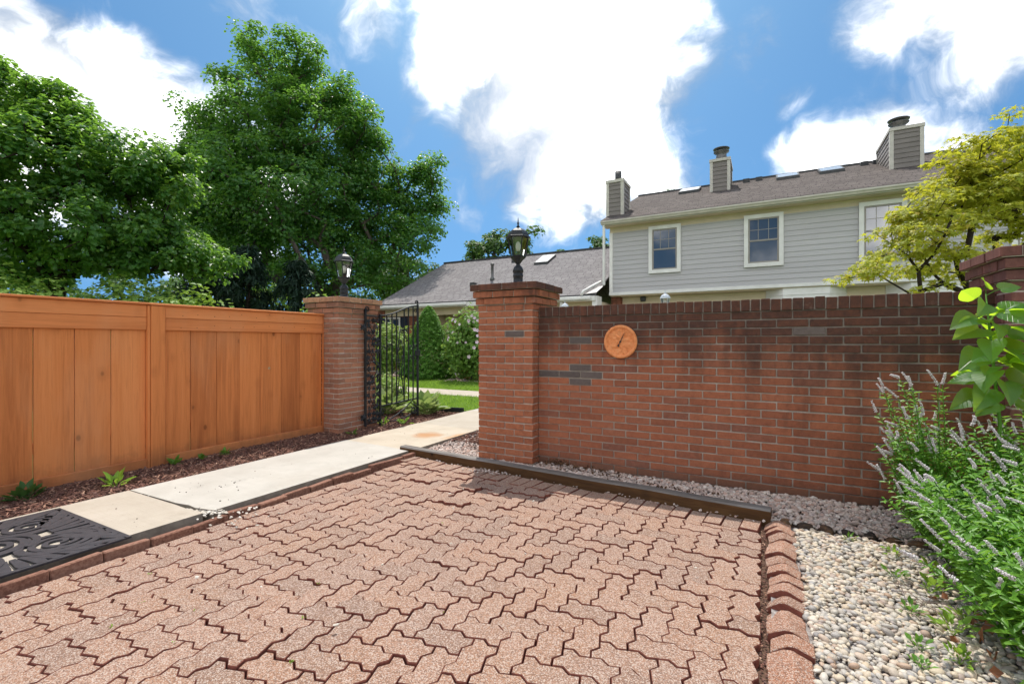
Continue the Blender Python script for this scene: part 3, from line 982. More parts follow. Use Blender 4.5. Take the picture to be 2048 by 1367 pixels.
# ------------------------------------------------------------------ terracotta dial on the wall
M_terra = noisy('terracotta', [(.3, (.60, .19, .062)), (.5, (.74, .265, .095)), (.72, (.78, .34, .15))], 30, .75, 130, .6, .006)
dial = thing('wall_dial', 'round terracotta thermometer dial with a black needle hung on the brick wall', 'thermometer', (-1.174, WY - .004, 1.222))
MX = Matrix.Rotation(rad(90), 4, 'X')
MB().lathe([(.135, .0), (.150, .006), (.157, .016), (.152, .026), (.140, .031), (.130, .027), (.124, .016), (.12, .012)], 40, M=MX).build('rim', M_terra, dial, True)
# moulded relief face
nr, na = 14, 56
vs = []; fs = []
for i in range(nr + 1):
    rr = .126 * i / nr
    for k in range(na):
        a = 2 * math.pi * k / na
        x_, z_ = rr * math.cos(a), rr * math.sin(a)
        h = .014 + .012 * mnoise.noise((x_ * 34, z_ * 34, 2)) + .005 * mnoise.noise((x_ * 90, z_ * 90, 5)) + .006 * math.sin(a * 11 + 3 * math.sin(rr * 70)) * (rr / .126) * (1 - (rr / .126) ** 6)
        vs.append((x_, -h, z_))
for i in range(nr):
    for k in range(na):
        a = i * na + k; b = i * na + (k + 1) % na
        fs.append((a, b, b + na, a + na))
MB().add(vs, fs).build('face', M_terra, dial, True)
nd = Vector((.44, 0, .9)).normalized(); nx = Vector((.9, 0, -.44)).normalized()
def nv(l, s_, d=-.024): return tuple(nd * l + nx * s_ + Vector((0, d, 0)))
pts = [(-.060, 0), (-.040, -.013), (-.046, -.003), (-.010, -.004), (.080, -.0012), (.080, .0012), (-.010, .004), (-.046, .003), (-.040, .013)]
pts = [(-.012, 0), (-.052, -.016), (-.064, -.004), (-.058, .0), (-.064, .006), (-.052, .016)]
mb = MB()
def plate(mb, outline, d0=-.022, d1=-.026):
    n = len(outline)
    mb.add([nv(l, s_, d0) for l, s_ in outline] + [nv(l, s_, d1) for l, s_ in outline],
           [tuple(range(n)), tuple(range(2 * n - 1, n - 1, -1))] + [(k, k + n, (k + 1) % n + n, (k + 1) % n) for k in range(n)])
plate(mb, [(-.052, -.014), (-.030, -.004), (.092, -.0014), (.092, .0014), (-.030, .004), (-.052, .014), (-.044, .0)])
mb.build('needle', M_black, dial)
MB().lathe([(.009, .012), (.009, .028), (.006, .031)], 12, M=MX).build('needle_hub', M_black, dial)

# ------------------------------------------------------------------ wrought iron gate, swung open along the walk
gate = thing('iron_gate', 'black wrought iron gate with scrolls and leaf panel, standing open', 'gate', (-4.895, 4.80, .02), rad(90))
GL = 1.12      # local x runs from hinge to free end
def gpart(name, path, r, n=6, smooth=True): return MB().tube(path, r, n).build(name, M_black, gate, smooth)
def gbar(name, x, z0, z1, w=.011): return MB().box((x - w, -w, z0), (x + w, w, z1)).build(name, M_black, gate, bevel=.002)
def top_curve(x):
    t = (x - .30) / (GL - .30)
    t = max(0, min(1, t)); s_ = t * t * (3 - 2 * t)
    return 1.585 + .19 * s_
def spiral(cx, cz, r0, r1, a0, a1, n=22):
    return [(cx + (r0 + (r1 - r0) * k / n) * math.cos(a0 + (a1 - a0) * k / n), 0, cz + (r0 + (r1 - r0) * k / n) * math.sin(a0 + (a1 - a0) * k / n)) for k in range(n + 1)]
gbar('stile', .0, .02, 1.66, .014)
gbar('stile', .285, .0, 1.60, .014)
gbar('stile', GL, .02, 1.80, .014)
gpart('stile_scroll', [(0, 0, 1.65)] + spiral(.035, 1.655, .042, .012, math.pi, -1.4 * math.pi), .009)
gpart('stile_scroll', [(GL, 0, 1.79)] + spiral(GL - .03, 1.83, .036, .01, 0, 2.3 * math.pi), .009)
gpart('top_rail', [(x, 0, top_curve(x)) for x in np.linspace(.285, GL, 22)], .012)
gpart('panel_rail', [(0, 0, 1.565), (.285, 0, 1.565)], .010)
gpart('panel_rail', [(0, 0, .055), (.285, 0, .055)], .010)
gpart('bottom_rail', [(.285, 0, .27), (GL, 0, .30)], .012)
gpart('foot_rail', [(.30, 0, .035), (.60, 0, .02), (.9, 0, .05), (GL - .04, 0, .12)], .009)
for x in (.42, .53, .63, .80, .90, 1.01):
    gbar('picket', x, .275 + .03 * (x - .285), top_curve(x) - .002, .0085)
# lyre scrolls
gpart('scroll', [(.64, 0, .32), (.70, 0, .75), (.655, 0, 1.05), (.70, 0, 1.32)] + spiral(.745, 1.36, .045, .012, math.pi, -1.2 * math.pi), .007)
gpart('scroll', [(.80, 0, .32), (.735, 0, .75), (.785, 0, 1.05), (.735, 0, 1.22)] + spiral(.70, 1.20, .04, .012, 0, 2.3 * math.pi), .007)
for cx, cz, sg in ((.665, .42, 1), (.765, .44, -1), (.67, .92, -1), (.77, .95, 1), (.67, 1.08, 1), (.955, .95, 1), (.955, 1.12, -1), (1.06, .96, -1), (1.06, 1.12, 1), (.35, 1.50, 1), (.475, 1.14, 1), (.36, 1.12, -1), (1.07, 1.70, 1)):
    gpart('scroll', spiral(cx, cz, .042, .010, .2, .2 + sg * 2.6 * math.pi, 20), .006, 5)
gpart('scroll', [(.30, 0, .24), (.33, 0, .14), (.48, 0, .05), (.74, 0, .14), (.98, 0, .27)], .009)
gpart('scroll', spiral(1.02, .13, .085, .014, math.pi * .5, -2.4 * math.pi, 28), .010)
gpart('scroll', spiral(.74, .10, .055, .012, math.pi * .3, 2.9 * math.pi, 24), .009)
gpart('scroll', spiral(.345, .19, .05, .010, 0, 2.6 * math.pi, 22), .008)
MB().box((GL - .05, -.02, .98), (GL + .045, .02, 1.07)).build('latch', M_black, gate, bevel=.004)
# vine panel: stem and cut leaves
stem = [(.14 + .075 * math.sin(z * 9.5), .004 * math.cos(z * 20), z) for z in np.linspace(.06, 1.56, 60)]
gpart('vine_stem', stem, .006, 5)
stem2 = [(.14 - .075 * math.sin(z * 9.5), -.006, z) for z in np.linspace(.06, 1.56, 60)]
gpart('vine_stem', stem2, .005, 5)
lobes = []
for k in range(10):
    a = math.pi / 2 + 2 * math.pi * k / 10
    r_ = 1.0 if k % 2 == 0 else .52
    lobes.append((r_ * math.cos(a), r_ * math.sin(a)))
vs = [(0, -.25, 0)] + [(x, .10 * (k % 2) - .05, y) for k, (x, y) in enumerate(lobes)]
vsb = [(x, y + .12, z) for x, y, z in vs]
leaf_v = vs + vsb
leaf_f = [(0, 1 + k, 1 + (k + 1) % 10) for k in range(10)] + [(11, 12 + (k + 1) % 10, 12 + k) for k in range(10)] + [(1 + k, 12 + k, 12 + (k + 1) % 10, 1 + (k + 1) % 10) for k in range(10)]
leaf_me = MB().add(leaf_v, leaf_f).mesh('iron_leaf', M_black)
for z in np.arange(.10, 1.54, .088):
    for sx in (.055, .142, .228):
        obj('iron_leaf', leaf_me, gate, (sx + R.gauss(0, .01), -.012 + R.gauss(0, .004), z + R.gauss(0, .015)), (R.gauss(0, .3), R.uniform(-1.2, 1.2), R.gauss(0, .3)), (R.uniform(.034, .056),) * 3)
for z in (.16, 1.40):
    MB().box((-.085, -.02, z - .012), (.0, .01, z + .012)).build('hinge_strap', M_black, gate, bevel=.003)
    obj('hinge_leaf', leaf_me, gate, (-.075, -.045, z), (0, .3, 0), (.065,) * 3)

# ------------------------------------------------------------------ rubber mat with scrollwork
mat_t = thing('door_mat', 'black rubber door mat with open scrollwork on the concrete walk', 'mat', (-4.42, .50, .030), 0)
MW, ML, MH = 1.03, .92, .011
def ribbon(mb, path, wd, z0=.0, z1=MH):
    """flat bar following a 2-D path, width may vary"""
    n = len(path); L_ = []; Rr = []
    for i, p in enumerate(path):
        a = path[max(i - 1, 0)]; b = path[min(i + 1, n - 1)]
        t = Vector((b[0] - a[0], b[1] - a[1])).normalized(); nn = Vector((-t.y, t.x))
        w_ = (wd[i] if isinstance(wd, (list, tuple)) else wd) / 2
        L_.append((p[0] + nn.x * w_, p[1] + nn.y * w_)); Rr.append((p[0] - nn.x * w_, p[1] - nn.y * w_))
    vs = [(x, y, z) for z in (z0, z1) for x, y in L_] + [(x, y, z) for z in (z0, z1) for x, y in Rr]
    fs = []
    for i in range(n - 1):
        fs += [(n + i, 2 * n + n + i, 2 * n + n + i + 1, n + i + 1), (i, i + 1, 2 * n + i + 1, 2 * n + i), (i, n + i, n + i + 1, i + 1), (2 * n + i, 2 * n + i + 1, 3 * n + i + 1, 3 * n + i)]
    fs += [(0, 2 * n, 3 * n, n), (n - 1, 2 * n - 1, 4 * n - 1, 3 * n - 1)]
    mb.add(vs, fs)
mb = MB()
for pth in ([(.0, .0125), (MW, .0125)], [(0, ML - .0125), (MW, ML - .0125)], [(.0125, .02), (.0125, ML - .02)], [(MW - .0125, .02), (MW - .0125, ML - .02)]):
    ribbon(mb, pth, .03)
mb.build('border', M_rubber, mat_t)
def spi(cx, cy, r0, r1, a0, a1, n=40): return [(cx + (r0 + (r1 - r0) * (k / n)) * math.cos(a0 + (a1 - a0) * k / n), cy + (r0 + (r1 - r0) * (k / n)) * math.sin(a0 + (a1 - a0) * k / n)) for k in range(n + 1)]
zz = 0
for (cx, cy, sg) in ((.27, .68, 1), (.74, .68, -1), (.52, .46, 1), (.26, .25, -1), (.77, .24, 1)):
    mb = MB()
    n = 84
    ribbon(mb, spi(cx, cy, .190, .020, .6, .6 + sg * 6.2 * math.pi, n), [.037 * (1 - .30 * k / n) for k in range(n + 1)], 0, MH + .0012 * zz)
    ribbon(mb, spi(cx, cy, .205, .150, 2.4, 2.4 + sg * 1.7 * math.pi, 40), [.010 + .034 * math.sin(math.pi * k / 40) for k in range(41)], 0, MH + .0012 * zz + .0005)
    mb.build('scroll', M_rubber, mat_t)
    zz += 1
mb = MB()
for k in range(52):
    # acanthus strips fanning out to the border
    side = k % 4; u = (k // 4 + .5) / 13
    if side == 0: p0, p1 = (u * MW, ML - .02), (.30 * MW + .4 * u * MW, ML - .20)
    elif side == 1: p0, p1 = (MW - .02, u * ML), (MW - .20, .28 * ML + .44 * u * ML)
    elif side == 2: p0, p1 = (u * MW, .02), (.30 * MW + .4 * u * MW, .18)
    else: p0, p1 = (.02, u * ML), (.19, .28 * ML + .44 * u * ML)
    cxm = ((p0[0] + p1[0]) / 2 + R.gauss(0, .02), (p0[1] + p1[1]) / 2 + R.gauss(0, .02))
    pth = [tuple((1 - t) ** 2 * a + 2 * t * (1 - t) * c + t * t * b for a, c, b in zip(p0, cxm, p1)) for t in np.linspace(0, 1, 9)]
    ribbon(mb, pth, [.050 * (1 - .65 * abs(t - .25)) for t in np.linspace(0, 1, 9)], 0, MH + .0002 * (k % 9))
mb.build('leaf_fan', M_rubber, mat_t)

# ------------------------------------------------------------------ the two-storey house
HY = 16.0
HX0, HX1 = -4.72, 13.0
house = thing('two_storey_house', 'two storey grey sided house with a brown shingle roof and three chimneys', 'house', (-4.7, HY, 0))
hl = Vector(house.location)
def hb(name, a, b, mat, parent=None, bev=0.0):
    p = house if parent is None else parent
    base = hl if parent is None else Vector((0, 0, 0)) + hl
    mb = MB().box(a, b)
    o = mb.build(name, mat, p, bevel=bev, loc=-hl)
    return o
hb('wall', (HX0, HY + .03, 2.9), (HX1, HY + 9.5, 5.20), M_siding)
LB, PITCH = 2.93, .155
lap_prof = lambda z, h, y: [(y - .022, z), (y - .004, z + h), (y + .02, z + h), (y + .02, z)]
k = 0
z = LB
wins = [(-3.388, -2.371, 3.489, 5.05), (-.539, .507, 3.478, 5.05), (2.307, 3.35, 3.448, 5.05), (5.34, 6.40, 3.45, 5.05), (8.2, 9.25, 3.45, 5.05)]
board_me = None
while z < 4.95:
    h = PITCH
    if board_me is None:
        vs = [(HX0 + .10, -.024, 0), (HX1, -.024, 0), (HX1, -.006, h + .004), (HX0 + .10, -.006, h + .004), (HX0 + .10, .03, 0), (HX1, .03, 0), (HX1, .03, h + .004), (HX0 + .10, .03, h + .004)]
        board_me = MB().add(vs, [(0, 1, 2, 3), (4, 7, 6, 5), (0, 4, 5, 1), (3, 2, 6, 7), (0, 3, 7, 4), (1, 5, 6, 2)]).mesh('siding_board', M_siding)
    obj('siding_board', board_me, house, Vector((0, HY, z)) - hl)
    z += h
hb('frieze', (HX0, HY - .028, 4.985), (HX1, HY + .03, 5.17), M_soffit)
hb('corner_trim', (HX0 - .01, HY - .036, 2.88), (HX0 + .10, HY + .05, 4.985), M_trim)
hb('belt_trim', (HX0 - .02, HY - .045, 2.83), (HX1, HY + .03, 2.93), M_trim)
hb('soffit', (HX0 - .15, HY - .40, 5.172), (HX1, HY + .1, 5.19), M_soffit)
hb('fascia', (HX0 - .15, HY - .415, 5.17), (HX1, HY - .40, 5.33), M_gutter)
# k-style gutter
gp = [(HY - .417, 5.20), (HY - .48, 5.20), (HY - .50, 5.25), (HY - .53, 5.27), (HY - .53, 5.315), (HY - .517, 5.315), (HY - .517, 5.28), (HY - .43, 5.22), (HY - .417, 5.31)]
n = len(gp)
mb = MB().add([(HX0 - .18, y, z) for y, z in gp] + [(HX1, y, z) for y, z in gp], [tuple(range(n)), tuple(range(2 * n - 1, n - 1, -1))] + [(k, (k + 1) % n, (k + 1) % n + n, k + n) for k in range(n)])
mb.build('gutter', M_gutter, house, loc=-hl)
RY, RZ = 21.0, 7.67
E0, EZ = HY - .50, 5.335
sl2 = (RZ - EZ) / (RY - E0)
def roof_z(y): return EZ + (y - E0) * sl2
rf = MB().add([(HX0 - .18, E0, EZ), (HX1, E0, EZ), (HX1, RY, RZ), (HX0 - .18, RY, RZ), (HX0 - .18, 2 * RY - E0, EZ), (HX1, 2 * RY - E0, EZ),
               (HX0 - .18, E0, EZ - .03), (HX1, E0, EZ - .03), (HX1, RY, RZ - .05), (HX0 - .18, RY, RZ - .05), (HX0 - .18, 2 * RY - E0, EZ - .03), (HX1, 2 * RY - E0, EZ - .03)],
              [(0, 1, 2, 3), (3, 2, 5, 4), (6, 9, 8, 7), (9, 10, 11, 8), (0, 6, 7, 1), (0, 3, 9, 6), (3, 4, 10, 9), (1, 7, 8, 2), (2, 8, 11, 5)])
roof = rf.build('roof', M_shingle2, house, loc=-hl)
MB().box((HX0 - .18, RY - .10, RZ - .03), (HX1, RY + .10, RZ + .035)).build('ridge_vent', M_dkmetal, roof)
gb = MB().add([(HX0, HY + .03, 5.2), (HX0, 2 * RY - HY, 5.2), (HX0, RY, RZ - .06)], [(0, 1, 2)])
gb.build('gable', M_siding, house, loc=-hl)
MB().box((HX0 - .13, HY - .45, 3.15), (HX0 - .055, HY - .36, 5.22)).build('downspout', M_trim, house, bevel=.01, loc=-hl)
# windows
M_blind = noisy('blind_white', [(.3, (.42, .44, .48)), (.7, (.5, .52, .56))], 3, .8)
def window(parent, base, x0, x1, z0, z1, y, trim=.115, deep=True, mu=(3, 2)):
    wn = MB()
    T = trim
    for a, b in (((x0, y - .06, z1 - T), (x1, y, z1)), ((x0, y - .065, z0), (x1, y, z0 + T)), ((x0, y - .06, z0 + T), (x0 + T, y, z1 - T)), ((x1 - T, y - .06, z0 + T), (x1, y, z1 - T))):
        wn.box(a, b)
    wo = wn.build('window', M_trim, parent, loc=-base)
    ix0, ix1, iz0, iz1 = x0 + T, x1 - T, z0 + T, z1 - T
    zm = (iz0 + iz1) / 2
    sa = MB(); S = .045
    for (a0, a1, b0, b1, dy) in ((ix0, ix1, zm - .02, iz1, -.045), (ix0, ix1, iz0, zm + .02, -.034)):
        sa.box((a0, y + dy, b1 - S), (a1, y + dy + .03, b1)); sa.box((a0, y + dy, b0), (a1, y + dy + .03, b0 + S))
        sa.box((a0, y + dy, b0 + S), (a0 + S, y + dy + .03, b1 - S)); sa.box((a1 - S, y + dy, b0 + S), (a1, y + dy + .03, b1 - S))
    sa.build('sash', M_sash, wo)
    for (b0, b1) in ((zm + .02, iz1 - S), (iz0 + S, zm - .02)):
        MB().box((ix0 + S * .5, y - .028, b0), (ix1 - S * .5, y - .022, b1)).build('pane', M_pane, wo)
    mm = MB()
    (b0, b1) = (zm + .02, iz1 - S)
    for q in range(1, mu[0]):
        xx = ix0 + (ix1 - ix0) * q / mu[0]
        mm.box((xx - .008, y - .0305, b0), (xx + .008, y - .0285, b1))
    mm.box((ix0 + S, y - .0307, (b0 + b1) / 2 - .008), (ix1 - S, y - .0287, (b0 + b1) / 2 + .008))
    mm.build('muntin', M_sash, wo)
    return wo
for (x0, x1, z0, z1) in wins:
    window(house, hl, x0, x1, z0, z1, HY - .025)
# lower storey: cream siding set back, two shallow bays
z = .0
cream_me = MB().add([(HX0 + .02, -.02, 0), (HX1, -.02, 0), (HX1, -.004, .165), (HX0 + .02, -.004, .165), (HX0 + .02, .03, 0), (HX1, .03, 0), (HX1, .03, .165), (HX0 + .02, .03, .165)],
                    [(0, 1, 2, 3), (4, 7, 6, 5), (0, 4, 5, 1), (3, 2, 6, 7), (0, 3, 7, 4), (1, 5, 6, 2)]).mesh('cream_board', M_cream)
for q in range(17):
    obj('cream_board', cream_me, house, Vector((0, HY + .55, .03 + q * .162)) - hl)
hb('overhang', (HX0, HY + .02, 2.80), (HX1, HY + .58, 2.828), M_soffit)
hb('lower_wall', (HX0 + .02, HY + .585, -.1), (HX1, HY + 9.5, 2.9), M_cream)
hb('brick_return', (HX0 - .02, HY + .2, 0), (HX0 + .30, HY + .53, 2.795), M_brick_pier)
for (x0, x1) in ((.05, 2.1), (3.0, 5.6), (6.5, 8.6)):
    pts = [(x0, HY + .52), (x0 + .45, HY + .02), (x1 - .45, HY + .02), (x1, HY + .52)]
    bay = MB().prism(pts, .5, 2.796).build('bay', M_trim, house, loc=-hl)
    for zq in (2.60, 2.42):
        q = [(x0 - .02, HY + .52), (x0 + .44, HY - .0), (x1 - .44, HY - .0), (x1 + .02, HY + .52)]
        MB().prism(q, zq, zq + .012).build('bay_lap', M_trim, bay)
MB().box((-3.78, HY + .40, 2.62), (-3.60, HY + .53, 2.795)).build('soffit_light', M_dkmetal, house, loc=-hl, bevel=.03)
# chimneys
def chimney(x0, x1, y0, y1, zt, cap, mat=M_siding_dk):
    zb = roof_z(y0) - .15
    c = MB().box((x0, y0, zb), (x1, y1, zt - .10)).build('chimney', mat, house, loc=-hl)
    lm = MB()
    z = zb
    while z < zt - .2:
        for (a0, a1, ax) in ((x0 + .07, x1 - .07, 'f'), (y0 + .07, y1 - .07, 'l'), (y0 + .07, y1 - .07, 'r')):
            h = .15
            if ax == 'f': vs = [(a0, y0 - .022, z), (a1, y0 - .022, z), (a1, y0 - .004, z + h), (a0, y0 - .004, z + h), (a0, y0 + .01, z), (a1, y0 + .01, z)]
            elif ax == 'l': vs = [(x0 - .022, a1, z), (x0 - .022, a0, z), (x0 - .004, a0, z + h), (x0 - .004, a1, z + h), (x0 + .01, a1, z), (x0 + .01, a0, z)]
            else: vs = [(x1 + .022, a0, z), (x1 + .022, a1, z), (x1 + .004, a1, z + h), (x1 + .004, a0, z + h), (x1 - .01, a0, z), (x1 - .01, a1, z)]
            lm.add(vs, [(0, 1, 2, 3), (0, 4, 5, 1)])
        z += .15
    tag(lm.build('lap_siding', mat, c), kind='stuff')
    tr = MB()
    e = .028
    for (cx, cy) in ((x0, y0), (x1, y0), (x0, y1), (x1, y1)):
        sx = 1 if cx == x0 else -1; sy = 1 if cy == y0 else -1
        ax0, ax1 = sorted((cx - sx * e, cx + sx * .075)); ay0, ay1 = sorted((cy - sy * e, cy + sy * .075))
        tr.box((ax0, ay0, zb), (ax1, ay1, zt - .10))
    tr.box((x0 - .045, y0 - .045, zt - .10), (x1 + .045, y1 + .045, zt))
    tr.build('trim', M_gutter, c)
    cx, cy = (x0 + x1) / 2, (y0 + y1) / 2
    T = Matrix.Translation((cx, cy, 0))
    if cap == 'tube':
        MB().lathe([(.12, zt - .01), (.12, zt + .42), (.10, zt + .42), (.10, zt + .1)], 18, M=T).build('flue', M_dkmetal, c, True)
    else:
        MB().lathe([(.20, zt - .01), (.20, zt + .26), (.185, zt + .29), (.18, zt + .38), (.27, zt + .45), (.28, zt + .47)], 20, M=T).build('flue', M_gal, c, True)
        MB().lathe([(.17, zt + .44), (.17, zt + .56), (.29, zt + .565), (.295, zt + .585), (.16, zt + .63), (.02, zt + .64)], 20, M=T).build('flue_cap', M_gal, c, True)
    return c
chimney(-4.93, -4.36, 16.35, 17.25, 6.95, 'tube')
chimney(-1.76, -1.12, 19.0, 20.3, 8.02, 'cap')
chimney(3.47, 4.25, 18.45, 20.4, 7.86, 'cap', M_siding_dk)
chimney(8.6, 9.4, 18.45, 20.4, 7.86, 'cap', M_siding_dk)
def skylight(rt, base, x0, x1, y0, y1, zf):
    vs = []
    for dz in (.0, .11):
        for (x, y) in ((x0, y0), (x1, y0), (x1, y1), (x0, y1)):
            vs.append((x, y, zf(y) + dz))
    fr = MB().add(vs, [(4, 5, 6, 7), (0, 1, 5, 4), (1, 2, 6, 5), (2, 3, 7, 6), (3, 0, 4, 7)]).build('skylight', M_dkmetal, rt, loc=-base)
    i = .05
    MB().add([(x, y, zf(y) + .114) for x, y in ((x0 + i, y0 + i), (x1 - i, y0 + i), (x1 - i, y1 - i), (x0 + i, y1 - i))], [(0, 1, 2, 3)]).build('skylight_glass', M_skylight, fr)
for (x0, x1) in ((-3.0, -2.25), (.40, 1.12), (1.72, 2.45), (5.3, 6.0)):
    skylight(house, hl, x0, x1, 19.6, 20.5, roof_z)
for x in (-.72, -.28, 3.0, 3.35):
    y = 20.35
    MB().box((x, y, roof_z(y)), (x + .22, y + .3, roof_z(y) + .16)).build('roof_vent', M_dkmetal, house, loc=-hl)

# ------------------------------------------------------------------ the low house
low = thing('low_house', 'single storey house with a wide grey shingle roof behind the gate', 'house', (-10, 15.5, 0))
ll = Vector(low.location)
def lb(name, a, b, mat, bev=0.0): return MB().box(a, b).build(name, mat, low, bevel=bev, loc=-ll)
LX0, LX1 = -14.75, -4.92
LE, LEZ, LRY, LRZ = 15.0, 2.80, 20.0, 5.32
sl3 = (LRZ - LEZ) / (LRY - LE)
def lroof_z(y): return LEZ + (y - LE) * sl3
lr = MB().add([(LX0, LE, LEZ), (LX1, LE, LEZ), (LX1, LRY, LRZ), (LX0, LRY, LRZ), (LX0, 2 * LRY - LE, LEZ), (LX1, 2 * LRY - LE, LEZ),
               (LX0, LE, LEZ - .04), (LX1, LE, LEZ - .04), (LX1, LRY, LRZ - .06), (LX0, LRY, LRZ - .06), (LX0, 2 * LRY - LE, LEZ - .04)],
              [(0, 1, 2, 3), (3, 2, 5, 4), (6, 9, 8, 7), (0, 6, 7, 1), (0, 3, 9, 6), (3, 4, 10, 9)])
lroof = lr.build('roof', M_shingle, low, loc=-ll)
MB().box((LX0, LRY - .09, LRZ - .02), (LX1, LRY + .09, LRZ + .05)).build('ridge_vent', M_dkmetal, lroof)
lb('drip_edge', (LX0 - .01, LE - .035, LEZ - .045), (LX1, LE - .005, LEZ - .005), M_dkmetal)
lb('fascia', (LX0, LE - .03, LEZ - .21), (LX1, LE - .002, LEZ - .047), M_trim)
lb('gutter', (LX0 + .05, LE - .14, LEZ - .17), (-10.0, LE - .032, LEZ - .06), M_trim, .015)
lb('gutter', (-8.9, LE - .14, LEZ - .17), (-5.05, LE - .032, LEZ - .06), M_trim, .015)
lb('frieze', (LX0 + .2, LE + .42, 2.32), (LX1, LE + .48, 2.60), M_cream)
lb('soffit', (LX0, LE, 2.585), (LX1, LE + .46, 2.60), M_soffit)
lb('wall', (-15.3, 15.52, -.1), (-13.42, 24, 2.6), M_brick_pier)
lb('wall', (-13.42, 15.50, -.1), (-12.85, 24, 2.6), M_brick_pier)
lb('wall', (-12.85, 15.52, -.1), (-12.0, 24, 2.6), M_cream)
lb('wall', (-10.35, 15.52, -.1), (LX1, 24, 2.6), M_cream)
lb('porch_back', (-12.0, 16.4, -.1), (-10.35, 24, 2.6), M_soffit)
for q in range(9):
    x = -12.0 + q * .185
    lb('porch_board', (x + .008, 16.37, .0), (x + .177, 16.398, 2.5), M_soffit)
lb('porch_slab', (-12.0, 15.3, -.05), (-10.35, 16.37, .12), M_conc_a)
lb('door', (-10.62, 16.30, .12), (-10.36, 16.365, 2.2), M_dkmetal)
M_shutter = noisy('shutter_navy', [(.3, (.010, .014, .026)), (.7, (.02, .027, .045))], 8, .5)
for x0 in (-14.95, -13.72):
    sh = lb('shutter', (x0, 15.455, .75), (x0 + .36, 15.515, 2.28), M_shutter)
    sm = MB()
    for q in range(18):
        sm.box((x0 + .05, 15.445, .82 + q * .078), (x0 + .31, 15.46, .82 + q * .078 + .05))
    sm.build('slat', M_shutter, sh)
window(low, ll, -14.58, -13.74, .75, 2.28, 15.50, trim=.05, mu=(2, 3))
lb('post', (-9.0, 15.05, 0), (-8.85, 15.2, 2.59), M_trim)
lb('bracket', (-6.2, 15.0, 2.30), (-6.1, 15.42, 2.58), M_trim, .02)
# plumbing vent, box vents, skylight
yv = 16.6; xv = py_x = None
def on_low(x, y): return (x, y, lroof_z(y))
MB().lathe([(.11, -.05), (.09, .08), (.055, .12), (.055, .62), (.085, .63), (.085, .68), (.05, .70)], 12, M=Matrix.Translation(on_low(-10.09, 17.05))).build('vent_pipe', M_gal, low, True, loc=-ll)
for (x, y) in ((-10.87, 16.5), (-10.28, 19.1)):
    MB().box((x, y, lroof_z(y)), (x + .22, y + .3, lroof_z(y) + .15)).build('roof_vent', M_dkmetal, low, loc=-ll)
skylight(low, ll, -8.85, -8.20, 18.5, 19.45, lroof_z)
# valley flashing and elbow of the downspout
MB().tube([(LX1 - .05, LE + .75, LEZ + .50), (LX1 - .16, LE + .55, LEZ + .40), (LX1 - .42, LE + .0, LEZ + .12), (LX1 - .46, LE - .08, LEZ - .02)], .045, 8).build('elbow', M_trim, low, True, loc=-ll)
dg = MB().add([(LX1 - .35, LE - .05, LEZ + .02), (LX1 + .02, LE + .02, LEZ + .06), (LX1 + .12, LE + .55, LEZ + .34), (LX1 - .12, LE + .55, LEZ + .32)], [(0, 1, 2, 3)])
dg.build('flashing', M_gal, low, loc=-ll)
lb('return_trim', (LX1 - .12, LE + .02, 2.42), (LX1 + .06, LE + .5, LEZ - .05), M_trim)
# ------------------------------------------------------------------ loose ground cover
def stones(name, xy_fn, n, rmin, rmax, mat, z, base, flat=(.55, .8), stack=.5, smooth=True, seed=1, kind='stuff', parent=None, ang_jit=0.0):
    rng = np.random.default_rng(seed)
    P = xy_fn(rng, n)
    n = len(P)
    r = rng.uniform(rmin, rmax, n) * rng.uniform(.8, 1.15, n)
    C = np.zeros((n, 3)); C[:, :2] = P
    hz = np.array([mnoise.noise((p[0] * 2.5, p[1] * 2.5, 4.0)) for p in P]) * .012
    C[:, 2] = z + hz + r * rng.uniform(-.1, stack, n)
    nrm = unit(np.stack([rng.normal(0, .28, n), rng.normal(0, .28, n), np.ones(n)], 1))
    yd = rand_unit(n, rng)
    S = np.stack([r * rng.uniform(.75, 1.1, n), r * rng.uniform(.95, 1.45, n), r * rng.uniform(flat[0], flat[1], n)], 1)
    M = frames(nrm, yd, S)
    tv, tf = base
    if ang_jit:
        tvs = tv * (1 + rng.normal(0, ang_jit, (len(tv), 1)))
    else:
        tvs = tv
    me = scatter_mesh(name, tvs, tf, C, M, mat, smooth)
    o = obj(name, me, parent)
    return tag(o, kind=kind)

def grid_pts(x0, y0, x1, y1, sp, test):
    def fn(rng, n):
        gx, gy = np.meshgrid(np.arange(x0, x1, sp), np.arange(y0, y1, sp))
        P = np.stack([gx.ravel(), gy.ravel()], 1) + rng.uniform(-.55, .55, (gx.size, 2)) * sp
        keep = np.array([test(p[0], p[1]) for p in P])
        return P[keep]
    return fn
def in_view(x, y, m=1.13, near=1.35):
    d = -x * .473 + y * .881; l = x * .881 + y * .473
    return d > near and abs(l) < m * d + .12

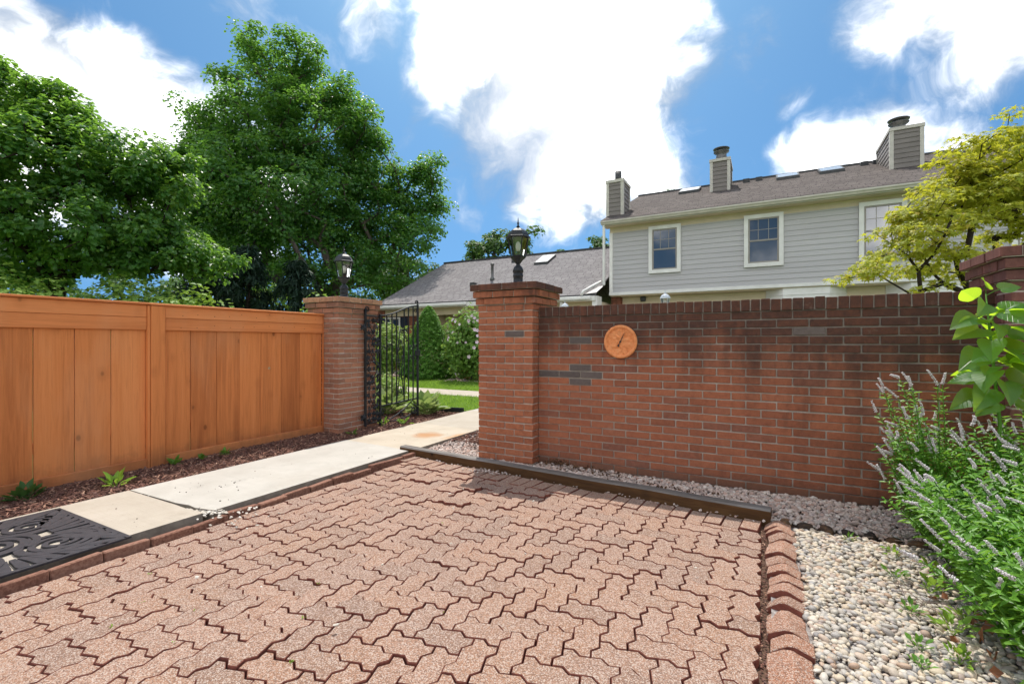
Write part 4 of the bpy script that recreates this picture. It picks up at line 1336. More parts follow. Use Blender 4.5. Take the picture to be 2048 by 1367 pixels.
def stone_mat(name, stops, rough=.7, spec=.35):
    m, t, b = new_mat(name)
    r = rnd(t)
    c = t.ramp(r, stops)
    n = t.noise(pos(t), 70, 4, .65)
    c = t.mix(t.maprange(n, .4, .7, 0, .4), c, t.scalevec(c, (.65, .63, .6)))
    link(t, c, b.inputs['Base Color'])
    b.inputs['Roughness'].default_value = rough
    b.inputs['Specular IOR Level'].default_value = spec
    return m
M_pebble = stone_mat('river_pebble', [(0, (.47, .37, .26)), (.14, (.56, .49, .39)), (.28, (.35, .32, .28)), (.42, (.53, .43, .32)), (.54, (.24, .22, .21)), (.66, (.58, .52, .44)), (.78, (.38, .25, .17)), (.88, (.29, .27, .26)), (1, (.48, .43, .37))], .6)
M_crushed = stone_mat('crushed_stone', [(0, (.38, .28, .235)), (.2, (.58, .48, .42)), (.4, (.46, .30, .24)), (.6, (.66, .58, .52)), (.8, (.33, .26, .23)), (1, (.55, .44, .385))], .85, .2)
M_chip = stone_mat('mulch_chip', [(0, (.075, .038, .030)), (.3, (.15, .078, .060)), (.55, (.21, .10, .072)), (.72, (.11, .065, .056)), (.86, (.31, .16, .11)), (1, (.48, .31, .22))], .9, .15)

def peb_test(x, y):
    if not in_view(x, y): return False
    return x > .175 + .012 * math.sin(y * 9) and x < 1.5 and y < 3.66 - .05 * (x - .1)
stones('river_pebbles', grid_pts(.13, 1.2, 1.6, 3.75, .0180, peb_test), 0, .0065, .0178, M_pebble, -.020, ICO2, (.5, .8), .7, True, 3)
def grav_test(x, y):
    if x < -3.42 or x > 1.6: return False
    if not in_view(x, y): return False
    if -2.68 < x < -2.0 and y > 4.19: return False
    if y > 4.33 and x > -2.66: return False
    ty = timber_y(x) + .10 if x < 0.0 else 3.70 - .05 * x
    return y > ty and y < 5.6 and not (y > 4.45 and R.random() < .45)
stones('crushed_gravel', grid_pts(-3.45, 3.6, 1.7, 5.6, .0245, grav_test), 0, .0105, .0215, M_crushed, -.008, ICO1, (.55, .85), .8, False, 4, ang_jit=.18)
# small stones spilled on the patio and in the crumbled slab joint
def spill(rng, n):
    a = np.concatenate([rng.normal((-3.50, 1.91), (.09, .035), (150, 2)), np.stack([rng.uniform(-4.4, -3.5, 60), rng.normal(1.879, .008, 60)], 1)]); b = rng.normal((-3.22, 1.98), (.12, .10), (34, 2)); c = rng.uniform((-3.1, 1.0), (-.3, 3.4), (16, 2))
    return np.concatenate([a, b, c])
M_rubble = stone_mat('concrete_rubble', [(0, (.45, .40, .33)), (.5, (.60, .55, .48)), (1, (.68, .63, .56))], .9, .2)
stones('concrete_rubble', spill, 0, .004, .012, M_rubble, .012, ICO1, (.5, .8), .6, False, 6, ang_jit=.2)
def bits(rng, n): return np.concatenate([rng.normal((-3.95, 2.25), (.28, .22), (34, 2)), rng.uniform((-4.4, 1.5), (-3.5, 5.2), (30, 2))])
stones('dark_grit', bits, 0, .002, .0055, stone_mat('dark_grit', [(0, (.05, .045, .04)), (1, (.16, .14, .12))], .9, .2), .031, ICO1, (.5, .8), .6, False, 7, ang_jit=.2)
def spill2(rng, n):
    P = rng.normal((-2.32, 3.82), (.10, .035), (60, 2)); Q = np.stack([rng.uniform(-3.2, .0, 60), np.zeros(60)], 1); Q[:, 1] = [timber_y(q) - abs(rng.normal(0, .025)) - .01 for q in Q[:, 0]]
    return np.concatenate([P, Q])
stones('spilled_stones', spill2, 0, .005, .012, M_crushed, -.012, ICO1, (.5, .8), .6, False, 8, ang_jit=.2)
def joint_test(x, y): return in_view(x, y)
stones('joint_grit', grid_pts(-.008, 1.6, .02, 3.6, .016, joint_test), 0, .003, .007, M_chip, -.045, ICO1, (.5, .8), .6, False, 9, ang_jit=.2)

# bark chips
def chips(name, regions, sp, seed, z, lmin=.02, lmax=.06):
    rng = np.random.default_rng(seed)
    P = []
    for (x0, y0, x1, y1, test) in regions:
        P.append(grid_pts(x0, y0, x1, y1, sp, test)(rng, 0))
    P = np.concatenate(P); n = len(P)
    C = np.zeros((n, 3)); C[:, :2] = P; C[:, 2] = z + rng.uniform(0, .022, n)
    nrm = unit(np.stack([rng.normal(0, .35, n), rng.normal(0, .35, n), np.ones(n)], 1))
    l = rng.uniform(lmin, lmax, n)
    S = np.stack([rng.uniform(.005, .012, n), l, rng.uniform(.003, .006, n)], 1)
    M = frames(nrm, rand_unit(n, rng), S)
    tv = np.array([(-1, -1, -1), (1, -.8, -1), (.8, 1, -1), (-.7, .9, -1), (-1, -1, 1), (1, -.8, 1), (.8, 1, 1), (-.7, .9, 1)]) * .6
    tf = np.array([(4, 5, 6, 7), (0, 1, 5, 4), (1, 2, 6, 5), (2, 3, 7, 6), (3, 0, 4, 7)])
    return tag(obj(name, scatter_mesh(name, tv, tf, C, M, M_chip)), kind='stuff')
chips('mulch_chips', [(-5.22, .6, -4.49, 4.4, lambda x, y: in_view(x, y, 1.2)), (-4.93, 4.4, -4.5, 5.0, lambda x, y: True), (-6.3, 5.0, -4.52, 6.62, lambda x, y: x < -4.52 - .0 * y)], .0185, 12, -.004)
chips('mulch_chips', [(-3.40, 4.75, -2.0, 5.9, lambda x, y: True)], .024, 13, .0)

# dead leaves against the foot of the wall
M_dead = leaf_mat('dead_leaf', (.045, .026, .015), (.13, .07, .035), (.16, .08, .03), .2, .8, .2)
def leaf_pile(name, label, centers, n, seed, mat, size=(.015, .032), cat='leaf litter'):
    rng = np.random.default_rng(seed)
    C = np.concatenate([np.stack([rng.normal(cx, sx, n), rng.normal(cy, sy, n), rng.uniform(.0, hz, n)], 1) for cx, cy, sx, sy, hz in centers])
    M = frames(unit(rand_unit(len(C), rng) + np.array([0, 0, .8])), rand_unit(len(C), rng), rng.uniform(*size, len(C)))
    return tag(obj(name, scatter_mesh(name, QLEAF[0], QLEAF[1], C, M, mat)), kind='stuff')
leaf_pile('dead_leaves', '', [(-1.78, 4.26, .14, .035, .06), (-1.45, 4.2, .2, .05, .03), (-.75, 4.02, .25, .06, .03)], 110, 3, M_dead)

# far rock mulch before the houses
def far_test(x, y): return -12.6 < x < -5.5 and not (-9 > x and y > 15.3)
stones('rock_mulch', grid_pts(-12.6, 11.95, -5.5, 14.6, .075, far_test), 0, .03, .055, M_crushed, -.01, ICO1, (.5, .8), .5, False, 21, ang_jit=.18)

# ------------------------------------------------------------------ lawn grass
M_blade = leaf_mat('grass_blade', (.13, .25, .03), (.22, .37, .05), (.42, .62, .07), .5, .5, .3)
def grass(name, test, x0, y0, x1, y1, sp, h0, h1, seed):
    rng = np.random.default_rng(seed)
    P = grid_pts(x0, y0, x1, y1, sp, test)(rng, 0); n = len(P)
    C = np.zeros((n, 3)); C[:, :2] = P; C[:, 2] = -.015
    up = unit(np.stack([rng.normal(0, .35, n), rng.normal(0, .35, n), np.ones(n)], 1))
    side = rand_unit(n, rng)
    h = rng.uniform(h0, h1, n)
    M = frames(side, up, np.stack([np.full(n, 1.0) * .012, h, h], 1))
    tv = np.array([(-.5, 0, 0), (.5, 0, 0), (.32, .6, .10), (-.32, .6, .10), (0, 1, .30)])
    F = np.array([(0, 1, 2), (0, 2, 3), (3, 2, 4)])
    return tag(obj(name, scatter_mesh(name, tv, F, C, M, M_blade)), kind='stuff')
def g1(x, y):
    if 8.73 < y < 9.74: return False
    if -4.57 < x < -3.43: return False
    if y < 6.8 and x < -4.4: return False
    d = -x * .473 + y * .881; l = x * .881 + y * .473; a = l / d
    return -.34 < a < .0
grass('lawn_grass', g1, -12.5, 5.9, -3.0, 12.0, .026, .05, .10, 31)

# ------------------------------------------------------------------ plants
def bez(p0, p1, p2, n):
    t = np.linspace(0, 1, n)[:, None]
    return (1 - t) ** 2 * p0 + 2 * t * (1 - t) * p1 + t * t * p2

def small_weed(label, loc, n, size, mat, seed, name='weed', cat='weed', spread=.5, group=None, lt=LEAF):
    rng = np.random.default_rng(seed)
    t = thing(name, label, cat, loc, 0, group)
    a = rng.uniform(0, 2 * math.pi, n)
    el = rng.uniform(.25, 1.2, n)
    d = np.stack([np.cos(a) * np.cos(el), np.sin(a) * np.cos(el), np.sin(el)], 1)
    L_ = size * rng.uniform(.4, 1.0, n)
    C = d * (L_ * spread)[:, None]
    nrm = unit(np.stack([-np.cos(a) * np.sin(el), -np.sin(a) * np.sin(el), np.cos(el)], 1) + rand_unit(n, rng) * .3)
    M = frames(nrm, d, np.stack([L_ * .42, L_ * .75, L_ * .6], 1))
    obj('foliage', scatter_mesh('foliage', lt[0], lt[1], C, M, mat, True), t)
    mb = MB()
    for q in range(0, n, 2):
        mb.tube([(0, 0, -.01), tuple(C[q] * .6 + np.array([0, 0, .004])), tuple(C[q])], size * .012, 4)
    mb.build('stem', mat, t)
    return t
M_weed = leaf_mat('weed_leaf', (.06, .16, .025), (.13, .30, .04), (.28, .48, .05), .4)
M_weed_y = leaf_mat('weed_bright', (.16, .32, .03), (.26, .44, .05), (.45, .62, .08), .4)
M_weed_dk = leaf_mat('weed_dark', (.03, .09, .025), (.06, .15, .035), (.14, .28, .04), .35)
small_weed('dark feathery weed at the left foot of the fence', (-5.02, 1.42, 0), 60, .12, M_weed_dk, 1, spread=.7)
small_weed('bright yellow green weed in the mulch before the fence', (-4.80, 1.90, 0), 22, .15, M_weed_y, 2)
small_weed('green weed beside the fence post', (-5.12, 2.50, 0), 24, .10, M_weed, 3)
small_weed('small leafy weed right of the fence post, under the third board', (-5.12, 2.76, 0), 18, .08, M_weed, 4)
small_weed('leafy weed furthest along the fence foot', (-5.11, 2.98, 0), 22, .085, M_weed, 5)
small_weed('tiny weed in the mulch at the gate pillar foot', (-4.72, 4.42, 0), 14, .10, M_weed, 6)
small_weed('bright sprout in the mulch under the open gate, near the hinge', (-4.86, 5.12, 0), 16, .14, M_weed_y, 7)
small_weed('bright sprout in the mulch under the open gate, near the walk', (-4.68, 5.32, 0), 16, .15, M_weed_y, 8)
k = 0
for (x, y, s_) in ((-2.15, 1.05, .05), (-2.32, 1.22, .04), (-1.83, 1.42, .045), (-2.02, 1.66, .035), (-1.3, 1.75, .03), (-2.5, .98, .06), (-2.62, 1.14, .05), (-1.62, 1.20, .035), (-1.55, 2.55, .03), (-1.95, 2.62, .03), (-2.9, 1.3, .05)):
    small_weed('tiny green weed sprouting from a paver joint', (x, y, -.028), 10, s_ * .38, M_weed_y, 40 + k, group='weeds in the paver joints'); k += 1
for (x, y, s_) in ((.66, 3.42, .05), (.60, 3.10, .055), (.72, 3.0, .07), (.58, 2.72, .05), (.70, 2.62, .07), (.55, 2.42, .045), (.78, 2.75, .07), (.52, 2.28, .04), (.66, 2.40, .055), (.47, 3.55, .04), (.80, 3.2, .075)):
    small_weed('pale green weed creeping over the river pebbles below the flowering bush', (x, y, -.01), 26, s_, M_weed_y if k % 2 else M_weed, 40 + k, spread=.9, group='weeds on the pebbles'); k += 1

# hosta clumps by the gate
M_hosta = leaf_mat('hosta_leaf', (.12, .22, .04), (.34, .42, .16), (.45, .55, .15), .35, c3=(.60, .62, .36))
M_euon = leaf_mat('euonymus_leaf', (.10, .22, .03), (.28, .40, .08), (.45, .55, .10), .35, c3=(.58, .60, .28))
small_weed('variegated hosta clump beside the free end of the gate', (-4.98, 6.22, 0), 110, .36, M_hosta, 71, 'hosta', 'plant', .6)
small_weed('variegated hosta behind the gate bars, lower left', (-5.62, 5.95, 0), 110, .40, M_hosta, 72, 'hosta', 'plant', .6)

def bush(label, name, loc, rx, rz, n, leaf, mat, seed, cat='shrub', stems=7, lt=QLEAF, up=.5, shape='round', flowers=None, shell=2.6):
    rng = np.random.default_rng(seed)
    t = thing(name, label, cat, loc)
    d = rand_unit(n, rng); rr = rng.uniform(0, 1, n) ** (1 / shell)
    lump = 1 + .16 * np.sin(d[:, 0] * 7 + 1) * np.cos(d[:, 1] * 6) + .13 * np.sin(d[:, 2] * 9 + d[:, 0] * 5)
    rr = rr * lump
    if shape == 'cone':
        h = rng.uniform(0, 1, n) ** 1.35
        prof = np.sqrt(np.clip(1 - h, 0, 1)) * .55 + (1 - h) * .45
        prof *= np.where(h < .08, .82 + h * 2.2, 1)
        a = rng.uniform(0, 2 * math.pi, n)
        tuft = 1 + .10 * np.sin(a * 9 + h * 23) * np.sin(h * 31 + a * 3) + .07 * np.sin(a * 17 - h * 60) + .06 * np.sin(h * 90 + a * 11)
        rad_ = rx * prof * tuft * rng.uniform(.55, 1, n) ** .35
        C = np.stack([rad_ * np.cos(a), rad_ * np.sin(a), h * rz * 2], 1)
        d = np.stack([np.cos(a), np.sin(a), np.full(n, .75)], 1)
    else:
        C = np.stack([d[:, 0] * rx * rr, d[:, 1] * rx * rr, rz + d[:, 2] * rz * rr], 1)
        C[:, 2] = np.maximum(C[:, 2], .03)
    nrm = unit(d * .7 + rand_unit(n, rng) * .7 + np.array([0, 0, up]))
    M = frames(nrm, unit(rand_unit(n, rng) + d * .5), leaf * rng.uniform(.6, 1.2, n))
    obj('foliage', scatter_mesh('foliage', lt[0], lt[1], C, M, mat), t)
    mb = MB()
    for q in range(stems):
        a = rng.uniform(0, 6.28); e = np.array([math.cos(a) * rx * .6, math.sin(a) * rx * .6, rz * rng.uniform(1.0, 1.6)])
        if shape == 'cone': e = np.array([0.02 * q, 0, rz * 1.7])
        mb.tube([(0, 0, -.03), tuple(e * np.array([.3, .3, .5])), tuple(e)], [.02, .014, .005], 5)
    mb.build('stem', M_bark, t, True)
    if flowers:
        fm, nf, fs = flowers
        pet = []
        for q in range(5):
            a = 2 * math.pi * q / 5
            pet += [(0, 0, 0), (.9 * math.cos(a - .55), .9 * math.sin(a - .55), .35), (1.05 * math.cos(a), 1.05 * math.sin(a), .30), (.9 * math.cos(a + .55), .9 * math.sin(a + .55), .35)]
        fme = MB().add(pet, [(4 * q, 4 * q + 1, 4 * q + 2, 4 * q + 3) for q in range(5)]).mesh('flower', fm)
        for q in range(nf):
            v = unit(rng.normal(size=3)); v[2] = abs(v[2]) * .9 if rng.random() < .7 else v[2]
            if v[1] > 0: v[1] = -v[1]
            v[0] = v[0] if rng.random() < .4 else abs(v[0])
            p = np.array([v[0] * rx, v[1] * rx, rz + v[2] * rz]) * 1.02
            q_ = Vector((v[0], v[1] - .2, v[2] * .5)).to_track_quat('Z', 'Y').to_euler()
            obj('flower', fme, t, tuple(p), q_, (fs * rng.uniform(.7, 1.1),) * 3)
    return t
M_spruce = leaf_mat('dwarf_spruce', (.06, .17, .025), (.15, .32, .045), (.25, .44, .06), .35, .6, .25)
M_rose = leaf_mat('hibiscus_leaf', (.08, .18, .03), (.18, .32, .055), (.34, .48, .08), .4)
M_pink = noisy('pink_petal', [(.3, (.62, .44, .55)), (.7, (.80, .66, .74))], 40, .6)
NEED = (np.array([(-.18, 0, 0), (.18, 0, 0), (.10, .8, .0), (0, 1, 0), (-.10, .8, 0)]), np.array([(0, 1, 2), (0, 2, 4), (4, 2, 3)]))
bush('clipped cone shaped dwarf spruce beyond the gate', 'dwarf_spruce', (-9.87, 12.5, 0), 1.02, 1.19, 30000, .085, M_spruce, 51, 'conifer', 1, NEED, .5, 'cone')
bush('rose of sharon shrub with pink flowers beside the dwarf spruce', 'flowering_shrub', (-8.0, 12.3, 0), .92, 1.12, 5200, .11, M_rose, 52, 'shrub', 12, LEAF, .5, 'round', (M_pink, 42, .050))
bush('yellow green shrub growing under the shuttered window', 'euonymus_shrub', (-11.55, 12.3, 0), .85, .95, 3600, .10, M_euon, 53, 'shrub', 9, LEAF)
bush('low green shrub close behind the gate bars', 'low_shrub', (-6.35, 6.75, 0), .42, .30, 1700, .06, M_euon, 54, 'shrub', 7, LEAF)
# terracotta planter and porch ornament
MB().lathe([(.24, 0), (.30, .05), (.36, .45), (.40, .50), (.40, .56), (.34, .56)], 20).build('planter_pot', M_terra, tag(obj('planter', None, None, (-8.7, 13.2, 0)), 'brown clay planter half hidden under the pink flowering shrub', 'planter'), True)
orn = thing('butterfly_ornament', 'rusty metal butterfly ornament on the porch of the low house', 'ornament', (-10.95, 15.6, .12))
MB().tube([(0, 0, 0), (0, 0, 1.75)], .012, 6).build('stake', M_dkmetal, orn)
M_rust = noisy('rust_metal', [(.3, (.13, .06, .03)), (.7, (.30, .16, .09))], 20, .8)
for sx in (-1, 1):
    MB().prism([(0, 0), (sx * .30, .34), (sx * .40, .22), (sx * .30, .02), (sx * .20, -.22), (sx * .06, -.14)][::sx], -.006, .006, M=Matrix.Translation((0, 0, 1.75)) @ Matrix.Rotation(rad(90), 4, 'X') @ Matrix.Rotation(.35 * sx, 4, 'Y')).build('wing', M_rust, orn)
# black drain strip on the lawn edge
dr = thing('black_edging', 'short black plastic strip lying at the lawn edge by the hosta', 'edging', (-4.84, 6.76, 0), rad(12))
MB().box((-.24, -.012, 0), (.24, .012, .075)).build('strip', M_black, dr, bevel=.004)
MB().box((-.24, .012, -.005), (.24, .12, .006)).build('foot', M_black, dr)
# row of small edging stones past the end of the timber
M_edgestone = noisy('edging_stone', [(.3, (.035, .025, .02)), (.5, (.10, .055, .03)), (.7, (.20, .10, .05))], 18, .9, 70, .5, .006, rv=.5)
for q in range(7):
    x = .13 + q * .115
    if x > .95: break
    MB().lathe([(.050, -.05), (.055, .0), (.052, .028), (.035, .043), (.01, .047)], 10).build('stone', M_edgestone, tag(obj('edging_stone', None, None, (x, 3.705 - .05 * x + R.gauss(0, .006), -.034), (R.gauss(0, .1), R.gauss(0, .1), R.uniform(0, 3)), (1.05, .75, 1)), '%s dark edging stone from the timber end, between gravel and pebbles' % ('first', 'second', 'third', 'fourth', 'fifth', 'sixth', 'seventh', 'eighth')[q], 'stone', 'edging stones past the timber'), True)

# ------------------------------------------------------------------ flowering bush at the right
M_mint = leaf_mat('bush_leaf', (.075, .20, .022), (.15, .35, .04), (.38, .66, .06), .45, .42, .4)
M_spike = stone_mat('flower_spike', [(0, (.46, .41, .41)), (.5, (.62, .57, .57)), (1, (.72, .67, .66))], .8, .2)
fb = thing('flowering_bush', 'leafy green bush with pale lavender flower spikes leaning out over the pebbles', 'bush', (1.1, 3.1, 0))
fo = np.array([1.1, 3.1, 0])
rng = np.random.default_rng(77)
LC, LN, LY, LS = [], [], [], []
stem_mb = MB(); tips = []
def add_stem(b, tip, bend, leaf=.055, spike=True, dens=1.0):
    b = np.array(b, float); tip = np.array(tip, float)
    mid = (b + tip) / 2 + np.array(bend)
    n = 9
    path = bez(b, mid, tip, n)
    stem_mb.tube([tuple(p - fo) for p in path], [.0042 - .0026 * i / n for i in range(n)], 4)
    Ls = np.linalg.norm(tip - b)
    m = int(Ls / .026 * dens)
    pp = bez(b, mid, tip, 60)
    for q in range(m):
        f = .16 + .84 * (q + rng.uniform(-.3, .3)) / m
        i = int(min(58, max(0, f * 59)))
        p = pp[i]; tdir = unit(pp[i + 1] - pp[i])
        a = (q % 2) * math.pi / 2 + rng.uniform(-.4, .4) + b[0] * 9
        u = unit(np.cross(tdir, np.array([.3, .9, .1]))); v = np.cross(tdir, u)
        for sgn in (0, math.pi):
            o_ = u * math.cos(a + sgn) + v * math.sin(a + sgn)
            dirn = unit(o_ * .85 + tdir * .55 + np.array([0, 0, -.10]))
            LC.append(p + o_ * .003); LY.append(dirn); LN.append(unit(tdir * .8 - o_ * .4 + np.array([0, 0, .5]) + rng.normal(0, .2, 3)))
            LS.append(leaf * rng.uniform(.55, 1.15) * (1.1 - .45 * f))
    if spike: tips.append((tip, unit(pp[59] - pp[56])))
for q in range(470):
    bx = rng.uniform(.88, 1.95); by = rng.uniform(2.25, 4.0)
    edge = max(0, 1 - (bx - .88) / .5)
    h = rng.uniform(.50, .84) * (.80 + .22 * (by - 2.2) / 1.8) * (1 - .30 * edge)
    tip = (bx - rng.uniform(.0, .22) - .12 * edge, by + rng.normal(-.05, .10), h)
    add_stem((bx, by, 0), tip, (rng.normal(.03, .03), rng.normal(0, .03), .08), .066, rng.random() < .42)
for q in range(90):   # low fringe leaning out
    by = rng.uniform(2.2, 3.9); bx = rng.uniform(.86, 1.15)
    add_stem((bx, by, 0), (bx - rng.uniform(.06, .22), by + rng.normal(-.06, .1), rng.uniform(.12, .42)), (0, 0, .06), .055, rng.random() < .15)
for q in range(30):   # tall shoots by the wall
    bx = rng.uniform(.86, 1.02); by = rng.uniform(3.6, 3.95)
    tx = bx - rng.uniform(.02, .26)
    hh = rng.uniform(.45, .80) if q % 6 else rng.uniform(.85, .98)
    add_stem((bx, by, 0), (tx, by - .1, hh), (0, 0, .05), .055, True)
for (px_, pz_) in ((.735, 1.0), (.79, .93), (.66, .90), (.62, .78)):
    add_stem((.95, 3.80, 0), (px_, 3.68, pz_), (.02, 0, .10), .05, True)
C = np.array(LC) - fo
M = frames(np.array(LN), np.array(LY), np.stack([np.array(LS) * .42, np.array(LS), np.array(LS)], 1))
obj('foliage', scatter_mesh('foliage', LEAF[0], LEAF[1], C, M, M_mint, True), fb)
stem_mb.build('stem', M_weed, fb)
spike_meshes = []
for v_ in range(4):
    rg = np.random.default_rng(200 + v_)
    nfl = 120
    zf = rg.uniform(0, 1, nfl); a = rg.uniform(0, 6.283, nfl)
    rr = .0062 * (1 - .55 * zf) * (.75 + .35 * np.sin(zf * 40))
    bend = .012 * np.sin(zf * (1.2 + v_ * .4))
    Cc = np.stack([rr * np.cos(a) + bend, rr * np.sin(a), zf * .115], 1)
    nr_ = np.stack([np.cos(a), np.sin(a), np.full(nfl, .4)], 1)
    Mm = frames(nr_, rand_unit(nfl, rg), np.full(nfl, .0068))
    tv = np.array([(-.5, -.4, 0), (.5, -.4, .0), (.45, .4, .25), (-.45, .4, .25), (0, 0, .6)])
    tf = np.array([(0, 1, 4), (1, 2, 4), (2, 3, 4), (3, 0, 4)])
    spike_meshes.append(scatter_mesh('flower_spike', tv, tf, Cc, Mm, M_spike))
for q, (tp, td) in enumerate(tips):
    dv = Vector(tuple(td)) + Vector((-.35, -.1, .15)) * rng.uniform(.2, 1.4) + Vector(tuple(rng.normal(0, .35, 3)))
    s_ = rng.uniform(.5, 1.0)
    obj('flower_spike', spike_meshes[q % 4], fb, tuple(tp - fo), dv.to_track_quat('Z', 'Y').to_euler(), (rng.uniform(.9, 1.2), rng.uniform(.9, 1.2), s_))
# dry twigs beneath
mb = MB()
for q in range(70):
    a = rng.uniform(0, 6.28); p = np.array([rng.uniform(.55, 1.05), rng.uniform(2.6, 3.75), rng.uniform(.0, .03)])
    l = rng.uniform(.05, .2)
    mb.tube([tuple(p), tuple(p + np.array([math.cos(a) * l * .5, math.sin(a) * l * .5, rng.uniform(.0, .03)])), tuple(p + np.array([math.cos(a) * l, math.sin(a) * l, .005]))], .0018, 4)
tag(mb.build('dry_twigs', noisy('twig', [(.3, (.10, .07, .06)), (.7, (.26, .20, .17))], 20, .9)), kind='stuff')
leaf_pile('fallen_leaves', '', [(.85, 2.9, .12, .12, .02), (.8, 2.55, .1, .1, .02)], 9, 5, leaf_mat('brown_leaf', (.16, .06, .03), (.30, .12, .05), (.3, .12, .04), .2, .7), (.03, .06))

# ------------------------------------------------------------------ sapling with large heart shaped leaves
M_heart = None
def heart_mat():
    m, t, b = new_mat('heart_leaf')
    r = t.n('ShaderNodeObjectInfo').outputs['Random']
    uv = t.n('ShaderNodeTexCoord').outputs['Object']
    sp = t.n('ShaderNodeSeparateXYZ', {0: uv})
    ax = t.math('ABSOLUTE', sp.outputs[0])
    vein = t.math('FRACT', t.math('MULTIPLY', t.math('SUBTRACT', sp.outputs[1], t.math('MULTIPLY', ax, .75)), 6.5))
    vl = t.maprange(t.math('ABSOLUTE', t.math('SUBTRACT', vein, .5)), .0, .10, 1, 0)
    mid = t.maprange(ax, .0, .018, 1, 0)
    v = t.math('MAXIMUM', t.math('MULTIPLY', vl, .35), mid)
    c = t.mix(t.math('MULTIPLY', r, .8), (.022, .085, .028), (.045, .14, .035))
    c = t.mix(t.math('MULTIPLY', v, .35), c, (.16, .28, .09))
    link(t, c, b.inputs['Base Color'])
    b.inputs['Roughness'].default_value = .38
    b.inputs['Specular IOR Level'].default_value = .55
    tr = t.n('ShaderNodeBsdfTranslucent', {'Color': t.mix(t.math('MULTIPLY', v, .4), (.60, .88, .04), (.42, .66, .05))})
    mx = t.n('ShaderNodeMixShader', {0: .58, 1: b.outputs[0], 2: tr.outputs[0]})
    link(t, mx.outputs[0], m.node_tree.nodes['Material Output'].inputs[0])
    bump(t, b, v, .5, .01)
    return m
M_heart = heart_mat()
sap = thing('broadleaf_sapling', 'tall sapling with large bright heart shaped leaves before the right pillar', 'sapling', (1.17, 3.72, 0))
stem_path = [(.02, .0, 0), (.015, 0, .4), (.03, .0, .75), (.005, 0, 1.05), (-.015, 0, 1.3), (-.03, 0, 1.50)]
MB().tube(stem_path, [.011, .010, .009, .0075, .006, .003], 7).build('stem', M_weed, sap, True)
def heart_mesh(curl, fold):
    half = [(0, 0), (.12, -.07), (.27, -.06), (.39, .06), (.42, .22), (.37, .42), (.26, .62), (.13, .82), (0, 1.0)]
    rows = 5
    vs = []; fs = []
    nn = len(half)
    ctr = [max(0, y) for _, y in half]
    for side in (-1, 1):
        for k in range(rows + 1):
            u = k / rows
            for (hx, hy) in half:
                x = side * hx * u; y = (hy if hy > 0 else hy * u) if u > 0 else max(hy, 0)
                y = max(hy, 0) + (hy - max(hy, 0)) * u
                z = fold * abs(x) - curl * y * y + .02 * math.sin(y * 14) * abs(x) / .4
                vs.append((x, y, z))
    base = (rows + 1) * nn
    for s_ in range(2):
        for k in range(rows):
            for q in range(nn - 1):
                a = s_ * base + k * nn + q
                f = (a, a + 1, a + nn + 1, a + nn)
                fs.append(f if s_ else f[::-1])
    return MB().add(vs, fs).mesh('leaf', M_heart, True)
hearts = [heart_mesh(.25, .30), heart_mesh(.35, .15), heart_mesh(.15, .45)]
CAMR = Vector((.881, .473, 0)); CAMF = Vector((-.473, .881, 0))
sl_leaves = [  # stem height, dir (right, toward viewer, up), length
    (1.50, (-.3, .3, .25), .13), (1.49, (.55, .2, .2), .14), (1.44, (-.9, .2, .45), .17), (1.40, (-.6, .5, -.35), .18), (1.38, (.9, .2, .45), .19), (1.36, (.45, .6, .05), .16),
    (1.33, (-1, .25, -.12), .26), (1.30, (-.35, .8, -.5), .17), (1.27, (-1, .3, -.25), .26), (1.26, (.5, .7, -.35), .22), (1.24, (1, .2, .02), .26),
    (1.19, (-.5, .5, -.8), .19), (1.16, (1, .3, -.1), .28), (1.13, (-.95, .35, -.30), .25), (1.09, (.9, .5, -.28), .26), (1.06, (.35, .8, -.55), .22), (1.02, (-.8, .5, -.35), .22),
    (.98, (1, .2, -.25), .27), (.96, (-.3, .7, -.7), .20), (.92, (-.75, .4, -.55), .22), (.90, (.4, .7, -.6), .20), (.86, (-.9, .4, -.4), .20), (.84, (.9, .3, -.4), .22),
    (1.12, (.2, -.6, -.1), .22), (1.28, (.6, -.6, .1), .2), (1.0, (-.5, -.7, -.1), .22)]
for q in range(16):
    a_ = R.uniform(0, 6.28); hz_ = R.uniform(.86, 1.46)
    sl_leaves.append((hz_, (math.cos(a_), math.sin(a_), R.uniform(-.5, .2)), R.uniform(.13, .21)))
def stem_at(z):
    for a, b in zip(stem_path, stem_path[1:]):
        if a[2] <= z <= b[2]:
            f = (z - a[2]) / (b[2] - a[2]); return Vector(a) + (Vector(b) - Vector(a)) * f
    return Vector(stem_path[-1])
for q, (hz, (dr_, dt, du), ln) in enumerate(sl_leaves):
    s0 = stem_at(hz)
    d = (CAMR * dr_ - CAMF * dt + Vector((0, 0, du))).normalized()
    pet = .06 + .05 * R.random()
    out_ = (CAMR * dr_ - CAMF * dt + Vector((0, 0, .30))).normalized()
    p1 = s0 + out_ * pet
    nrm = (Vector((0, 0, 1)) * .9 - CAMF * .45 + Vector((R.gauss(0, .5), R.gauss(0, .5), 0)))
    nrm = (nrm - d * nrm.dot(d)).normalized()
    x_ = d.cross(nrm).normalized()
    Mx = Matrix((x_, d, nrm)).transposed().to_euler()
    lf = obj('leaf', hearts[q % 3], sap, p1, Mx, (ln * .76,) * 3)
    MB().tube([tuple(s0), tuple(s0 + out_ * pet * .6 + Vector((0, 0, .006))), tuple(p1)], .0022, 5).build('leaf_stalk', M_weed, sap)

